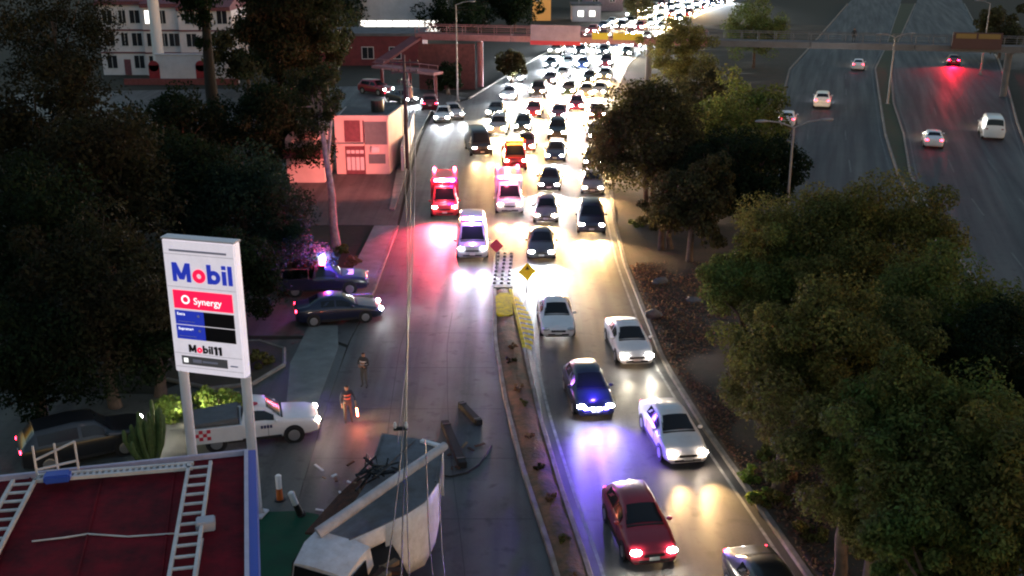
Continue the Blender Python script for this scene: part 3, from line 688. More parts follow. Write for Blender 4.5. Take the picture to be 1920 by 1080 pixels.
# white patrol pickup at the sign
wp = pickup('patrol_pickup', P(474, 832) + Vector((0, .55, 0)), rad(15), paint('white', COLORS['white']), 'white patrol pickup with red checker tail behind the price sign', 'pickup truck', 2, 'warm')
cv = MB(); cv.prism([(-2.42, -.78), (-.62, -.78), (-.62, .78), (-2.42, .78)], 1.06, [1.20, 1.34, 1.34, 1.20]); cv.build('bed_cover', mat('grey_bed_cover', (.12, .125, .13), .6, var=.15), wp, bevel=.03)
m_chk = mat('checker_red', (.55, .02, .05), .5)
for i in range(5):
    for j_ in range(3):
        if (i + j_) % 2 == 0:
            c_ = MB(); x0 = -2.46 + i * .15; z0 = .58 + j_ * .15; c_.box(x0, x0 + .15, -.957, -.952, z0, z0 + .15); c_.build('checker_decal', m_chk, wp)
lt = MB()
for k in range(4): lt.box(.22 + k * .12, .31 + k * .12, -.922, -.916, .80, .93)
lt.build('door_lettering', mat('decal_navy', (.02, .03, .12), .5), wp)
em = MB(); em.tube([(.02, -.42, 1.705), (.02, -.42, 1.712)], .17, n=14); em.build('roof_emblem', m_chk, wp)
# black hatchback beside the canopy
bc = vehicle('suv', 'car', P(148, 868) + Vector((0, .7, 0)), rad(30), 'black', 'black wagon with one lit headlight beyond the station canopy', 'car', head='neutral', lamps=2, power=2.6)

# ------------------------------------------------------------------ wrecked box truck
m_tw = mat('truck_white', (.84, .82, .86), .5, color2=(.62, .59, .60), vscale=2.6, bump=.6, bscale=3.5)
m_tg = mat('truck_roof_grey', (.15, .155, .18), .6, color2=(.09, .085, .09), vscale=2.2, bump=.3, bscale=3)
m_dark = mat('matte_black', (.012, .012, .013), .8)
m_rust = mat('rust_brown', (.10, .035, .02), .9, color2=(.03, .018, .014), vscale=4, bump=.5)
m_wood = mat('splintered_wood', (.20, .13, .08), .9, var=.4, vscale=5)
tk = empty('box_truck', (-4.2, 29.5, 0), 0, 'wrecked white box truck under the fallen pole and cables', 'truck')
def tkp(x, y, z): return P(x, y, z) - Vector((-4.2, 29.5, 0))
ZR = 2.9
roof_px = [(716, 812), (780, 822), (830, 832), (828, 868), (822, 905), (797, 940), (764, 962), (722, 982), (655, 1012), (612, 1004), (650, 962), (688, 905), (700, 860)]
zr = [ZR, ZR + .05, ZR, ZR, ZR - .05, ZR - .02, ZR + .05, ZR - .05, ZR - .25, ZR - .9, ZR - .6, ZR - .15, ZR]
roof = [tkp(x, y, z) for (x, y), z in zip(roof_px, zr)]
rf = MB(); n = len(roof); cen = sum(roof, Vector()) / n
mid = [p.lerp(cen, .45) + Vector((0, 0, .05 * math.sin(i * 2.3))) for i, p in enumerate(roof)]
rf.v = [tuple(p) for p in roof] + [tuple(p) for p in mid] + [tuple(cen - Vector((0, 0, .10)))]
for i in range(n): rf.f += [(i, (i + 1) % n, n + (i + 1) % n, n + i), (n + i, n + (i + 1) % n, 2 * n)]
lo_ = [Vector((p.x, p.y, p.z - .06)) for p in roof]; o_ = len(rf.v); rf.v += [tuple(p) for p in lo_]
for i in range(n): rf.f.append((i, (i + 1) % n, o_ + (i + 1) % n, o_ + i))
rf.build('cargo_roof', m_tg, tk, smooth=25)
# side walls hung below the roof edge, the near ones bulged and torn
def wall(idx, drop, bulge, name, m, seg=5, lean=0.0):
    mb = MB(); k = len(idx)
    for j_ in range(seg + 1):
        f = j_ / seg
        for a, i in enumerate(idx):
            p = roof[i]; out = (p - cen); out.z = 0; out.normalize()
            d = drop[a]
            mb.v.append(tuple(p + out * (.02 - lean * f + bulge * math.sin(f * 2.6) + .05 * mnoise.noise((i * 1.7, f * 3, 1))) - Vector((0, 0, d * f + .03))))
    for j_ in range(seg):
        for a in range(k - 1): mb.f.append((j_ * k + a, j_ * k + a + 1, (j_ + 1) * k + a + 1, (j_ + 1) * k + a))
    me = mb.mesh(name, smooth=40); o = obj(name, me, m, tk)
    md = o.modifiers.new('solid', 'SOLIDIFY'); md.thickness = .04; return o
wall([0, 1, 2], [2.0, 2.0, 2.0], .0, 'rear_wall', m_tw)
wall([2, 3, 4], [2.0, 2.1, 2.2], .0, 'side_wall', m_tg, lean=.2)
wall([4, 5, 6, 7], [2.2, 2.35, 2.2, 1.35], .12, 'crumpled_wall', m_tw, lean=.22)
wall([7, 8], [.55, .6], .06, 'torn_wall', m_tw)
wall([10, 11, 12, 0], [1.7, 2.0, 2.0, 2.0], .02, 'side_wall', m_tg)
fl = MB(); fl.prism([(p.x * .92 + cen.x * .08, p.y * .92 + cen.y * .08) for p in roof if p.y > -1.8], .75, .95); fl.build('cargo_floor', m_rust, tk)
ch = MB(); ch.box(-.9, -.65, -3.2, 4.0, .45, .72); ch.box(.35, .6, -3.2, 4.0, .45, .72); ch.build('chassis', m_dark, tk)
for x, y in ((-1.0, 2.6), (1.0, 2.5), (-1.0, 1.4), (1.05, 1.3)):
    w = obj('wheel', car_parts('truck_cab')[-2][1], m_tyre, tk); w.location = (x, y, .42); w.rotation_euler = (0, 0, rad(90))
# crushed cab thrown to the left of the box
cab = empty('cab', (-1.35, -2.75, .05), 0); cab.parent = tk; cab.rotation_euler = (rad(-3), rad(8), rad(-112))
ctop = MB()
secs = [(1.2, 1.15, .80), (.95, 1.35, .95), (.2, 1.42, 1.02), (0, 2.32, .92), (-.75, 2.5, 1.0), (-1.35, 2.42, 1.0)]
for x, z, w in secs:
    ctop.v += [(x, -w, .6), (x, -w * 1.02, z * .6), (x, -w * .93, z - .07), (x, -w * .5, z + .01), (x, w * .5, z + .01), (x, w * .93, z - .07), (x, w * 1.02, z * .6), (x, w, .6)]
for i in range(len(secs) - 1):
    for k in range(8): ctop.f.append((i * 8 + k, i * 8 + (k + 1) % 8, i * 8 + 8 + (k + 1) % 8, i * 8 + 8 + k))
ctop.f += [tuple(range(8)), tuple(40 + k for k in range(8))]
ctop.build('cab_shell', m_tw, cab, smooth=35)
wg = MB(); wg.add([(.19, -.86, 1.52), (.19, .86, 1.52), (.03, .80, 2.24), (.03, -.80, 2.24)], [(0, 1, 2, 3)]); q = wg.build('windshield', m_glass, cab); q.location = (.02, 0, 0)
for sd in (1, -1):
    s_ = MB(); s_.add([(.0, sd * 1.04, 1.45), (-.95, sd * 1.04, 1.48), (-.95, sd * 1.0, 2.2), (-.1, sd * .965, 2.2)], [(0, 1, 2, 3)]); s_.build('side_window', m_glass, cab)
    t = obj('wheel', car_parts('truck_cab')[-2][1], m_tyre, cab); t.location = (.55, sd * .92, .42)
    hl = MB(); hl.ell((1.18, sd * .6, .95), (.07, .18, .1), 8, 5); hl.build('headlight', m_headoff, cab)
# torn opening between cab and box, shade inside built as black block, brown load
cav = MB(); pts = [tkp(664, 1036, 2.05), tkp(730, 1012, 2.15), tkp(748, 1040, 1.9), tkp(772, 1092, 1.5), tkp(690, 1100, 1.55)]
cav.prism([(p.x, p.y) for p in pts], .5, [p.z for p in pts]); cav.build('opening_shade', m_dark, tk)
for k in range(5):
    b = MB(); c0 = tkp(R.uniform(705, 745), R.uniform(1052, 1085), 2.05); a_ = R.uniform(0, 3)
    b.bar(c0 - Vector((math.cos(a_), math.sin(a_), 0)) * .28, c0 + Vector((math.cos(a_), math.sin(a_), R.uniform(-.2, .2))) * .28, .2, .14); b.build('load_board', m_rust if k % 2 else m_wood, tk)
# torn side: rusty flap and splintered boards left of the box
fp = MB(); a = [tkp(572, 998, .7), tkp(632, 930, 1.4), tkp(672, 892, 1.9), tkp(690, 915, 1.9), tkp(668, 950, 1.8), tkp(612, 1002, 1.3)]
fp.v = [tuple(p) for p in a] + [tuple(p - Vector((0, 0, .08))) for p in a]; fp.f = [tuple(range(6)), tuple(range(6, 12))[::-1]] + [(i, (i + 1) % 6, 6 + (i + 1) % 6, 6 + i) for i in range(6)]
fp.build('rusty_flap', m_rust, tk)
for k in range(6):
    b = MB(); c0 = tkp(668 + k * 5, 905 + (k % 3) * 8, 2.2 + .1 * (k % 2)); b.bar(c0, c0 + Vector((R.uniform(-.15, .15), R.uniform(-.5, -.3), R.uniform(-.3, .3))), .07, .05); b.build('splintered_board', m_wood, tk)
eb = MB(); eb.bar(tkp(790, 826, ZR + .06), tkp(832, 838, ZR + .06), .16, .08); eb.build('roof_edge_bar', mat('white_trim', (.75, .75, .77), .5), tk)

# fallen pole, debris and cables
m_conc = mat('pole_concrete', (.52, .48, .49), .85, var=.2, vscale=2, bump=.3)
fpo = MB(); fpo.tube([P(596, 1000, 2.75), P(640, 970, 3.02), P(700, 928, 3.24), P(834, 836, 3.34)], [.18, .175, .165, .145], n=12)
tag(fpo.build('fallen_pole', m_conc, smooth=50), 'broken grey concrete pole lying across the wrecked truck', 'utility pole')
for (x0, y0, x1, y1, r, lb) in [(834, 793, 868, 873, .17, 'longer black beam lying on the road by the wreck'), (864, 757, 899, 793, .15, 'shorter black beam lying nearer the median')]:
    a_, b_ = P(x0, y0, .12), P(x1, y1, .12); mb = MB(); mb.bar(a_, b_, r * 1.9, r * 1.6)
    o = mb.build('beam', m_dark, None, bevel=.015); tag(o, lb, 'beam', 'beams on the road')
    for f in (.1, .9):
        st_ = MB(); p = a_.lerp(b_, f); st_.bar(p - (b_ - a_).normalized() * .05, p + (b_ - a_).normalized() * .05, r * 2.1, r * 1.8); st_.build('end_band', m_black, o)
cp = [P(x, y, .03) for x, y in ((818, 890), (845, 893), (875, 886), (897, 872), (912, 852), (921, 836))]
cb = MB(); cb.tube(cp, .035, n=6); tag(cb.build('loose_cable', m_black, smooth=60), 'black cable end curling on the road beside the wreck', 'cable')
m_cab1 = mat('cable_black', (.02, .02, .022), .5); m_cab2 = mat('cable_grey', (.14, .12, .17), .6)
def wire(pts, r, m, label, n=24):
    """hanging cable through three or more points, smooth"""
    pts = [Vector(p) for p in pts]; ts = np.cumsum([0] + [(b - a).length for a, b in zip(pts, pts[1:])]); out = []
    for t in np.linspace(0, ts[-1], n):
        # quadratic/cubic through all points
        v = Vector((0, 0, 0))
        for i, p in enumerate(pts):
            w = 1.0
            for k in range(len(pts)):
                if k != i: w *= (t - ts[k]) / (ts[i] - ts[k])
            v += p * w
        out.append(v)
    mb = MB(); mb.tube(out, r, n=6, cap=False)
    return tag(mb.build('overhead_cable', m, smooth=80), label, 'cable', 'cables strung along the left kerb')
PX, PY = P(764, 318).x, P(764, 318).y
wire([(PX - .2, PY, 7.6), P(764, 560, 5.2), P(756, 800, 4.6), P(722, 1090, 5.2)], .02, m_cab1, 'leftmost black cable sagging over the wrecked truck')
wire([(PX, PY, 7.5), P(766, 560, 5.0), P(760, 800, 4.4), P(752, 1090, 5.0)], .024, m_cab1, 'thick black cable hanging straight over the truck roof')
wire([(PX + .2, PY, 7.4), P(768, 560, 4.9), P(762, 800, 4.4), P(768, 1090, 5.0)], .018, m_cab1, 'thin black cable right of the thick one over the truck')
wire([(PX + .3, PY, 7.0), P(767, 600, 4.5), P(759, 700, 4.2), P(745, 830, 4.2)], .026, m_cab2, 'pale cable bundle bending down towards the truck roof')
wire([P(797, 826, 3.2), P(800, 880, 3.6), P(802, 950, 3.9), P(812, 1090, 4.2)], .022, m_cab1, 'black cable dropping past the white truck wall')
wire([P(824, 895, 3.2), P(825, 960, 3.5), P(828, 1020, 3.7), P(834, 1090, 3.9)], .024, m_cab1, 'rightmost black cable hanging clear of the truck')
xa = MB(); xa.bar(P(738, 804, 4.4), P(764, 803, 4.4), .10, .10); xo = xa.build('broken_crossarm', m_dark); tag(xo, 'broken black crossarm caught in the hanging cables', 'crossarm')
for x in (741, 762):
    i_ = MB(); p = P(x, 803, 4.44); i_.tube([p, p + Vector((0, 0, .10)), p + Vector((0, 0, .22))], [.03, .06, .03], n=8); i_.build('insulator', mat('porcelain', (.7, .7, .7), .3), xo)

tg = MB(); rq = random.Random(4)
for k in range(14):
    p = P(rq.uniform(680, 728), rq.uniform(876, 912), 2.95); pts = [p + Vector((rq.uniform(-.5, .5), rq.uniform(-.5, .5), rq.uniform(.0, .45))) for _ in range(4)]
    tg.tube(pts, .035, n=5)
tag(tg.build('cable_tangle', m_cab1), 'black tangle of torn cables on the truck roof against the fallen pole', 'cable')

# ribs, rivet rails and scattered wreckage of the truck
for i, (a_, b_) in enumerate([(0, 12), (1, 11), (2, 4)]):
    rb_ = MB(); rb_.bar(roof[a_].lerp(cen, .06) + Vector((0, 0, .035)), roof[b_].lerp(cen, .06) + Vector((0, 0, .035)), .05, .04); rb_.build('roof_rib', m_tg, tk)
rq = random.Random(12)
for k in range(16):
    x, y = rq.uniform(590, 690), rq.uniform(860, 960)
    if k > 9: x, y = rq.uniform(835, 905), rq.uniform(800, 900)
    p = P(x, y, .03); a_ = rq.uniform(0, 3.1); w_ = rq.uniform(.06, .16); l_ = rq.uniform(.15, .5); d_ = Vector((math.cos(a_), math.sin(a_), rq.uniform(0, .25))) * l_ / 2
    mb = MB(); mb.bar(p - d_ + Vector((0, 0, .06)), p + d_ + Vector((0, 0, .06)), w_, .03)
    kind_ = rq.choice([('board', m_wood, 'splintered brown board'), ('panel_shard', m_tw, 'torn white panel shard'), ('panel_shard', m_rust, 'rusty metal shard')])
    if k > 9 and kind_[1] is m_tw: kind_ = ('board', m_rust, 'dark rusty board')
    side_ = 'left of the wreck' if k <= 9 else 'right of the wreck'
    tag(mb.build('debris_' + kind_[0], kind_[1]), f'{kind_[2]} on the ground {side_}, {ORD[k]} nearest the truck', 'debris', 'wreckage scattered around the truck')

# ------------------------------------------------------------------ price sign
m_sgn = mat('sign_white_face', (.74, .70, .76), .5, emit=.13, ecol=(.95, .88, 1.0), color2=(.60, .56, .60), vscale=1.6)
m_post = mat('sign_post_white', (.68, .66, .70), .5, var=.08, vscale=1.5)
m_sblue = mat('sign_blue', (.012, .03, .22), .45, emit=.18, ecol=(.02, .04, .5)); m_sred = mat('sign_red', (.62, .01, .05), .45, emit=.25, ecol=(1, .01, .08))
m_sdark = mat('sign_display_black', (.006, .006, .008), .3); m_sgrey = mat('sign_grey', (.20, .19, .21), .5); m_swhite = mat('sign_white_print', (.8, .8, .82), .5, emit=.3, ecol=(1, 1, 1))
m_pale = mat('sign_pale_print', (.45, .45, .62), .5)
sg = empty('price_sign', (-9.05, 33.3, 0), rad(-15), 'tall white station price sign with blue and red lettering', 'sign')
# local x runs along the board to the right, face is at y = -0.17; board spans x -2.62 .. 0.12
BL, BR, BT, BB = -2.55, .10, 10.1, 5.35
def face(name, x0, x1, z0, z1, m, d=.010, parent=sg, y=-.20):
    mb = MB(); mb.box(x0, x1, y - d, y, z0, z1); return mb.build(name, m, parent)
b = MB(); b.box(BL, BR, -.20, .20, BB, BT); b.build('sign_board', m_sgn, sg, bevel=.04)
for x in (BL + .16, BR - .1):
    p_ = MB(); p_.tube([(x, 0, 0), (x, 0, BB + .02)], .17, n=14); q = p_.build('post', m_post, sg, smooth=50)
    f_ = MB(); f_.box(x - .30, x + .30, -.30, .30, 0.012, .10); f_.build('base_plate', m_post, q, bevel=.02)
    for sx in (-1, 1):
        for sy in (-1, 1):
            gs = MB(); gs.add([(x + sx * .16, sy * .02, .1), (x + sx * .28, sy * .02, .1), (x + sx * .16, sy * .02, .38)], [(0, 1, 2)]); gs.build('gusset', m_post, q)
tr = MB(); tr.box(BL + .25, BR - .3, -.215, -.2, BT - .40, BT - .33); tr.build('top_groove', m_pale, sg)
cap = MB(); cap.box(BL - .03, BR + .03, -.23, .23, BT + .001, BT + .06); cap.build('top_cap', m_post, sg, bevel=.02)
def letters(x0, z0, h, kind, mats, parent=sg, y=-.203):
    """round geometric capitals and lower case drawn as strokes; h = capital height"""
    t = h * .225; xh = h * .72; r_ = xh / 2
    def ring(cx, cz, m):
        mb = MB(); N = 28
        for k in range(N):
            a = 2 * math.pi * k / N
            for rr_ in (r_ + .0, r_ - t):
                mb.v += [(cx + rr_ * math.cos(a), y - .03, cz + rr_ * math.sin(a)), (cx + rr_ * math.cos(a), y, cz + rr_ * math.sin(a))]
        for k in range(N):
            a = 4 * k; b_ = 4 * ((k + 1) % N)
            mb.f += [(a, b_, b_ + 2, a + 2), (a + 1, a + 3, b_ + 3, b_ + 1), (a, a + 1, b_ + 1, b_), (a + 2, b_ + 2, b_ + 3, a + 3)]
        return mb
    x = x0
    mb = MB(); w = h * 1.02
    for (ax, az, bx2, bz) in ((0, 0, 0, h), (w - t, 0, w - t, h)): mb.box(x + ax, x + ax + t, y - .03, y, 0 + z0, h + z0)
    for sx in (0, 1):
        xa = x + (0 if sx == 0 else w - t * 1.15); xm = x + w / 2 - t * .57
        mb.add([(xa, y - .032, z0 + h), (xa + t * 1.15, y - .032, z0 + h), (xm + t * 1.15, y - .032, z0 + h * .12), (xm, y - .032, z0 + h * .12),
                (xa, y, z0 + h), (xa + t * 1.15, y, z0 + h), (xm + t * 1.15, y, z0 + h * .12), (xm, y, z0 + h * .12)], [(0, 1, 2, 3), (4, 7, 6, 5), (0, 4, 5, 1), (1, 5, 6, 2), (2, 6, 7, 3), (3, 7, 4, 0)])
    mb.build('letter', mats[0], parent); x += w + t * .5
    ring(x + r_, z0 + r_, mats[1]).build('letter', mats[1], parent); x += 2 * r_ + t * .5
    mb = ring(x + r_, z0 + r_, mats[0]); mb.box(x, x + t, y - .032, y, z0, z0 + h * 1.02); mb.build('letter', mats[0], parent); x += 2 * r_ + t * .5
    mb = MB(); mb.box(x, x + t, y - .03, y, z0, z0 + xh); mb.box(x, x + t, y - .03, y, z0 + xh + t * .45, z0 + h * 1.02); mb.build('letter', mats[0], parent); x += t * 1.5
    mb = MB(); mb.box(x, x + t, y - .03, y, z0, z0 + h * 1.02); mb.build('letter', mats[0], parent); x += t * 1.5
    return x
def text(s_, x, z, h, m, parent=sg, y=-.212, bold=.0, name='lettering'):
    cu = bpy.data.curves.new('t', 'FONT'); cu.body = s_; cu.size = h * 1.38; cu.extrude = .004; cu.offset = bold
    to = bpy.data.objects.new('t', cu); col.objects.link(to); dg = bpy.context.evaluated_depsgraph_get()
    me = bpy.data.meshes.new_from_object(to.evaluated_get(dg)); bpy.data.objects.remove(to); bpy.data.curves.remove(cu)
    me.materials.clear(); o = obj(name, me, m, parent); o.location = (x, y, z); o.rotation_euler = (math.pi / 2, 0, 0); return o
for zz in (5.56, 6.06, 8.46, 9.60):
    face('panel_seam', BL + .05, BR - .05, zz, zz + .012, mat('seam_grey', (.35, .34, .37), .6), .004)
letters(BL + .30, 8.66, .655, 'M', (m_sblue, m_sred))
mb = MB(); mb.box(BL + .22, BR - .22, -.214, -.2, 7.70, 8.35); rp = mb.build('red_panel', m_sred, sg, bevel=.01)
text('Synergy', BL + .98, 7.89, .24, m_swhite, y=-.222)
rg = MB(); N = 16
for k in range(N):
    a = 2 * math.pi * k / N; a2 = 2 * math.pi * (k + 1) / N
    for r0, r1 in ((.10, .16),): rg.add([(BL + .68 + r0 * math.cos(a), -.219, 8.03 + r0 * math.sin(a)), (BL + .68 + r1 * math.cos(a), -.219, 8.03 + r1 * math.sin(a)), (BL + .68 + r1 * math.cos(a2), -.219, 8.03 + r1 * math.sin(a2)), (BL + .68 + r0 * math.cos(a2), -.219, 8.03 + r0 * math.sin(a2))], [(0, 1, 2, 3)])
rg.build('round_emblem', m_swhite, sg)
for z0, s_ in ((7.13, 'Extra'), (6.60, 'Supreme+')):
    face('price_label', BL + .22, BL + 1.30, z0, z0 + .50, m_sblue); face('price_display', BL + 1.30, BR - .22, z0, z0 + .50, m_sdark)
    text(s_, BL + .30, z0 + .33, .10, m_swhite)
    face('small_print', BL + .32, BL + .95, z0 + .10, z0 + .115, m_pale, .006, y=-.211); face('small_print', BL + 1.05, BL + 1.14, z0 + .30, z0 + .37, m_pale, .006, y=-.211)
xe = letters(BL + .62, 6.14, .27, 'M', (m_sdark, m_sred))
for k in (0, 1):
    mb = MB(); x = xe + .05 + k * .16; mb.box(x, x + .09, -.23, -.203, 6.12, 6.42); mb.box(x - .035, x, -.23, -.203, 6.33, 6.40); mb.build('numeral', m_sdark, sg)
face('grey_panel', BL + .30, BR - .62, 5.66, 5.98, m_sgrey); face('panel_mark', BL + .38, BL + .54, 5.74, 5.90, m_swhite, .006, y=-.211)
face('panel_print', BL + .72, BL + 1.05, 5.76, 5.88, m_pale, .006, y=-.211); face('panel_print', BL + 1.09, BL + 1.66, 5.78, 5.85, m_pale, .006, y=-.211)
face('faint_print', BR - .52, BR - .24, 5.74, 5.79, m_pale, .006)

# ------------------------------------------------------------------ station canopy
m_cred = mat('canopy_red_sheet', (.17, .004, .012), .8, spec=.15, color2=(.055, .004, .008), vscale=1.3, bump=.5, bscale=2.5)
m_cwhite = mat('canopy_white_steel', (.52, .50, .50), .6, var=.2, vscale=2)
m_cblue = mat('canopy_blue_band', (.03, .08, .42), .4); m_clav = mat('canopy_pale_edge', (.46, .43, .55), .5, var=.1)
CX, CY, CZ = -7.83, 28.44, 5.0
cn = empty('station_canopy', (CX, CY, 0), math.atan2(1.6, 6.7), 'red station canopy roof with white ladder frames on it', 'canopy')
# local: -x along the far edge to the left, -y towards the camera; rectangle 26 x 14
W_, D_ = 26.0, 14.0
k = 0
for i in range(13):
    s_ = MB(); x1 = -.12 - i * (W_ - .3) / 13; x0 = x1 - (W_ - .3) / 13 + .012
    s_.box(x0, x1, -D_ + .12, -.12, CZ - .06, CZ + R.uniform(-.004, .012)); q_ = s_.build('roof_sheet', m_cred, cn); sm_ = MB(); sm_.box(x1 - .03, x1 + .02, -D_ + .14, -.14, CZ + .013, CZ + .045); sm_.build('seam', m_cred, q_)
fr = MB(); fr.box(-W_, 0, -.10, 0, CZ - .75, CZ + .16); fr.build('far_fascia', m_clav, cn, bevel=.015)
fr = MB(); fr.box(-.10, .20, -D_, -.102, CZ - .75, CZ + .16); fr.build('side_fascia', m_cblue, cn, bevel=.015)
fr = MB(); fr.box(-.13, -.02, -D_, -.104, CZ + .163, CZ + .19); fr.build('edge_trim', m_clav, cn)
fr = MB(); fr.box(-W_, -.105, -D_ - .1, -D_, CZ - .75, CZ + .16); fr.build('near_fascia', m_cblue, cn)
for x in (-5, -13, -21):
    for y in (-3.5, -10.5):
        c_ = MB(); c_.box(x - .2, x + .2, y - .2, y + .2, .01, CZ - .07); c_.build('column', m_cwhite, cn)
def ladder(p0, p1, w, z, name, rungs, parent):
    """white lattice lying on the roof: two rails and rungs, each rung its own piece"""
    p0 = Vector((*p0, z)); p1 = Vector((*p1, z)); d = (p1 - p0).normalized(); s_ = Vector((-d.y, d.x, 0)) * w / 2
    mb = MB(); mb.bar(p0 - s_, p1 - s_, .09, .10); mb.bar(p0 + s_, p1 + s_, .09, .10); o = mb.build(name, m_cwhite, parent)
    r_ = MB(); r_.bar(-s_, s_, .075, .05); me = r_.mesh('rung')
    for k in range(rungs):
        q = obj('rung', me, m_cwhite, o); q.location = p0.lerp(p1, (k + .5) / rungs)
    return o
inv = (Matrix.Translation((CX, CY, 0)) @ Matrix.Rotation(math.atan2(1.6, 6.7), 4, 'Z')).inverted()
def cl_(x, y, z=CZ + .2): v = inv @ P(x, y, z); return (v.x, v.y)
ladder(cl_(375, 868), cl_(338, 1100), .60, CZ + .2, 'lattice_frame', 12, cn)
ladder(cl_(46, 900), cl_(-40, 1060), .6, CZ + .2, 'lattice_frame', 9, cn)
a0, b0 = cl_(66, 897), cl_(362, 873)
ladder(a0, b0, .28, CZ + .2, 'lattice_frame', 26, cn)
# railing frame at the corner
rl = MB(); v = lambda x, y, z: inv @ P(x, y, z)
A_ = [(70, 893), (110, 888), (148, 884)]
base = [v(x, y, CZ + .2) for x, y in A_]
for p in base: rl.bar(p, p + Vector((0, 0, .95)), .05)
rl.bar(base[0] + Vector((0, 0, .5)), base[2] + Vector((0, 0, .95)), .05); rl.bar(base[0] + Vector((0, 0, .2)), base[2] + Vector((0, 0, .35)), .05); rl.build('railing', m_cwhite, cn)
tp = MB(); c = v(106, 882, CZ + .5); tp.box(c.x - .35, c.x + .35, c.y - .2, c.y + .2, CZ + .18, CZ + .42); tp.build('blue_cover', m_cblue, cn, bevel=.05)
ub = MB(); c = v(386, 986, CZ + .1); ub.box(c.x - .24, c.x + .24, c.y - .2, c.y + .2, CZ + .02, CZ + .30); ub.build('roof_unit', mat('roof_unit_grey', (.36, .37, .42), .5), cn, bevel=.03)
cbl = MB(); cbl.tube([v(60, 1015, CZ + .04), v(120, 1008, CZ + .04), v(165, 1001, CZ + .04), v(240, 1006, CZ + .04), v(330, 1000, CZ + .04)], .025, n=5); cbl.build('roof_cable', m_cwhite, cn)
wr = MB(); wr.bar(v(380, 1010, CZ + .03), v(368, 1085, CZ + .03), .05, .03); wr.build('roof_conduit', m_cwhite, cn)

# forecourt bollards
def bollard(px, py, lean, m_top, m_low, label):
    p = P(px, py); o = empty('bollard', p, 0, label, 'bollard', 'bollards on the forecourt'); o.rotation_euler = lean
    a = MB(); a.tube([(0, 0, .0), (0, 0, .5)], [.13, .11], n=12); a.build('lower_sleeve', m_low, o, smooth=50)
    a = MB(); a.tube([(0, 0, .5), (0, 0, 1.0), (0, 0, 1.04)], [.11, .11, .07], n=12); a.build('upper_sleeve', m_top, o, smooth=50)
    a = MB(); a.tube([(0, 0, .005), (0, 0, .05)], [.2, .2], n=12); a.build('foot', m_black, o)
m_or = mat('bollard_orange', (.55, .14, .03), .6); m_bw = mat('bollard_white', (.75, .75, .75), .6)
bollard(525, 938, (0, 0, 0), m_bw, m_or, 'orange and white bollard on the forecourt near the sign')
bollard(564, 966, (rad(6), rad(-16), 0), m_bw, m_black, 'leaning black and white bollard beside the wrecked truck')

# ------------------------------------------------------------------ buildings
m_wallw = mat('plaster_white', (.62, .59, .62), .85, var=.12, vscale=.6, bump=.15)
m_wallp = mat('plaster_pale_pink', (.62, .50, .46), .85, var=.1, vscale=.5, bump=.15)
m_cornice = mat('maroon_cornice', (.16, .06, .075), .8, var=.2)
m_pane = mat('window_pane', (.02, .022, .028), .1)
m_frame = mat('window_frame_white', (.6, .6, .62), .5)
m_dred = mat('door_red', (.28, .02, .03), .6); m_roofg = mat('flat_roof_grey', (.11, .11, .12), .9, var=.3, vscale=.6)
m_litw = mat('lit_window', (.8, .8, .75), .5, emit=.8, ecol=(1, .95, .85))
m_teal = mat('teal_grey_panel', (.13, .16, .17), .7, var=.1)
m_maroon = mat('bridge_maroon', (.15, .03, .035), .7, var=.2, vscale=1); m_pinkr = mat('bridge_pink_rail', (.30, .13, .14), .7, var=.15)
def window(parent, x, z, w, h, y, lit=False, frame=True):
    f = MB(); t = .09
    f.box(x - w / 2 - t, x + w / 2 + t, y - .06, y, z + h, z + h + t); f.box(x - w / 2 - t, x + w / 2 + t, y - .09, y, z - t, z)
    f.box(x - w / 2 - t, x - w / 2, y - .06, y, z, z + h); f.box(x + w / 2, x + w / 2 + t, y - .06, y, z, z + h); f.box(x - .03, x + .03, y - .05, y, z, z + h)
    o = f.build('window', m_frame, parent); p_ = MB(); p_.box(x - w / 2, x + w / 2, y - .03, y - .004, z, z + h); p_.build('pane', m_litw if lit else m_pane, o); return o
# row of white townhouses behind the left trees
hx = -56.0
for k, (w, hgt, lb) in enumerate([(6.2, 9.3, 'leftmost white townhouse with dark cornice behind the trees'), (5.0, 9.0, 'middle white townhouse behind the tall white column'), (7.2, 8.6, 'rightmost white townhouse with a shaded balcony')]):
    o = empty('townhouse', (hx + w / 2, 148 - k * .5, 0), 0, lb, 'house', 'row of white townhouses')
    b = MB(); b.box(-w / 2, w / 2 - .02, 0, 9, -.02, hgt); b.build('wall', m_wallw, o)
    c_ = MB(); c_.box(-w / 2 - .1, w / 2 - .05, -.35, 9, hgt + .002, hgt + .5); c_.box(-w / 2, w / 2 - .03, -.12, -.002, 2.9, 3.1); c_.box(-w / 2, w / 2 - .03, -.12, -.002, 5.9, 6.1); c_.build('cornice', m_cornice, o)
    rf_ = MB(); rf_.add([(-w / 2 - .1, -.5, hgt + .5), (w / 2 - .05, -.5, hgt + .5), (w / 2 - .05, 4, hgt + 1.7), (-w / 2 - .1, 4, hgt + 1.7), (-w / 2 - .1, 9, hgt + .5), (w / 2 - .05, 9, hgt + .5)], [(0, 1, 2, 3), (3, 2, 5, 4), (0, 3, 4), (1, 5, 2)]); rf_.build('roof', m_cornice, o)
    for fl_ in range(3):
        for i, x in enumerate((-w * .28, w * .05, w * .32)):
            if (k, fl_, i) in ((0, 0, 1), (1, 2, 2)): continue
            window(o, x, .9 + fl_ * 3.0, 1.35 if i != 1 else .9, 1.7, 0, lit=(k == 1 and fl_ == 2 and i == 0))
    d = MB(); d.box(-.45 + w * .05, .45 + w * .05, -.05, -.003, 0, 2.1); d.build('door', m_dred if k else m_cornice, o)
    hx += w
wl = empty('boundary_wall', (-42.5, 140, 0), 0, 'white wall with red doors in front of the townhouses', 'wall')
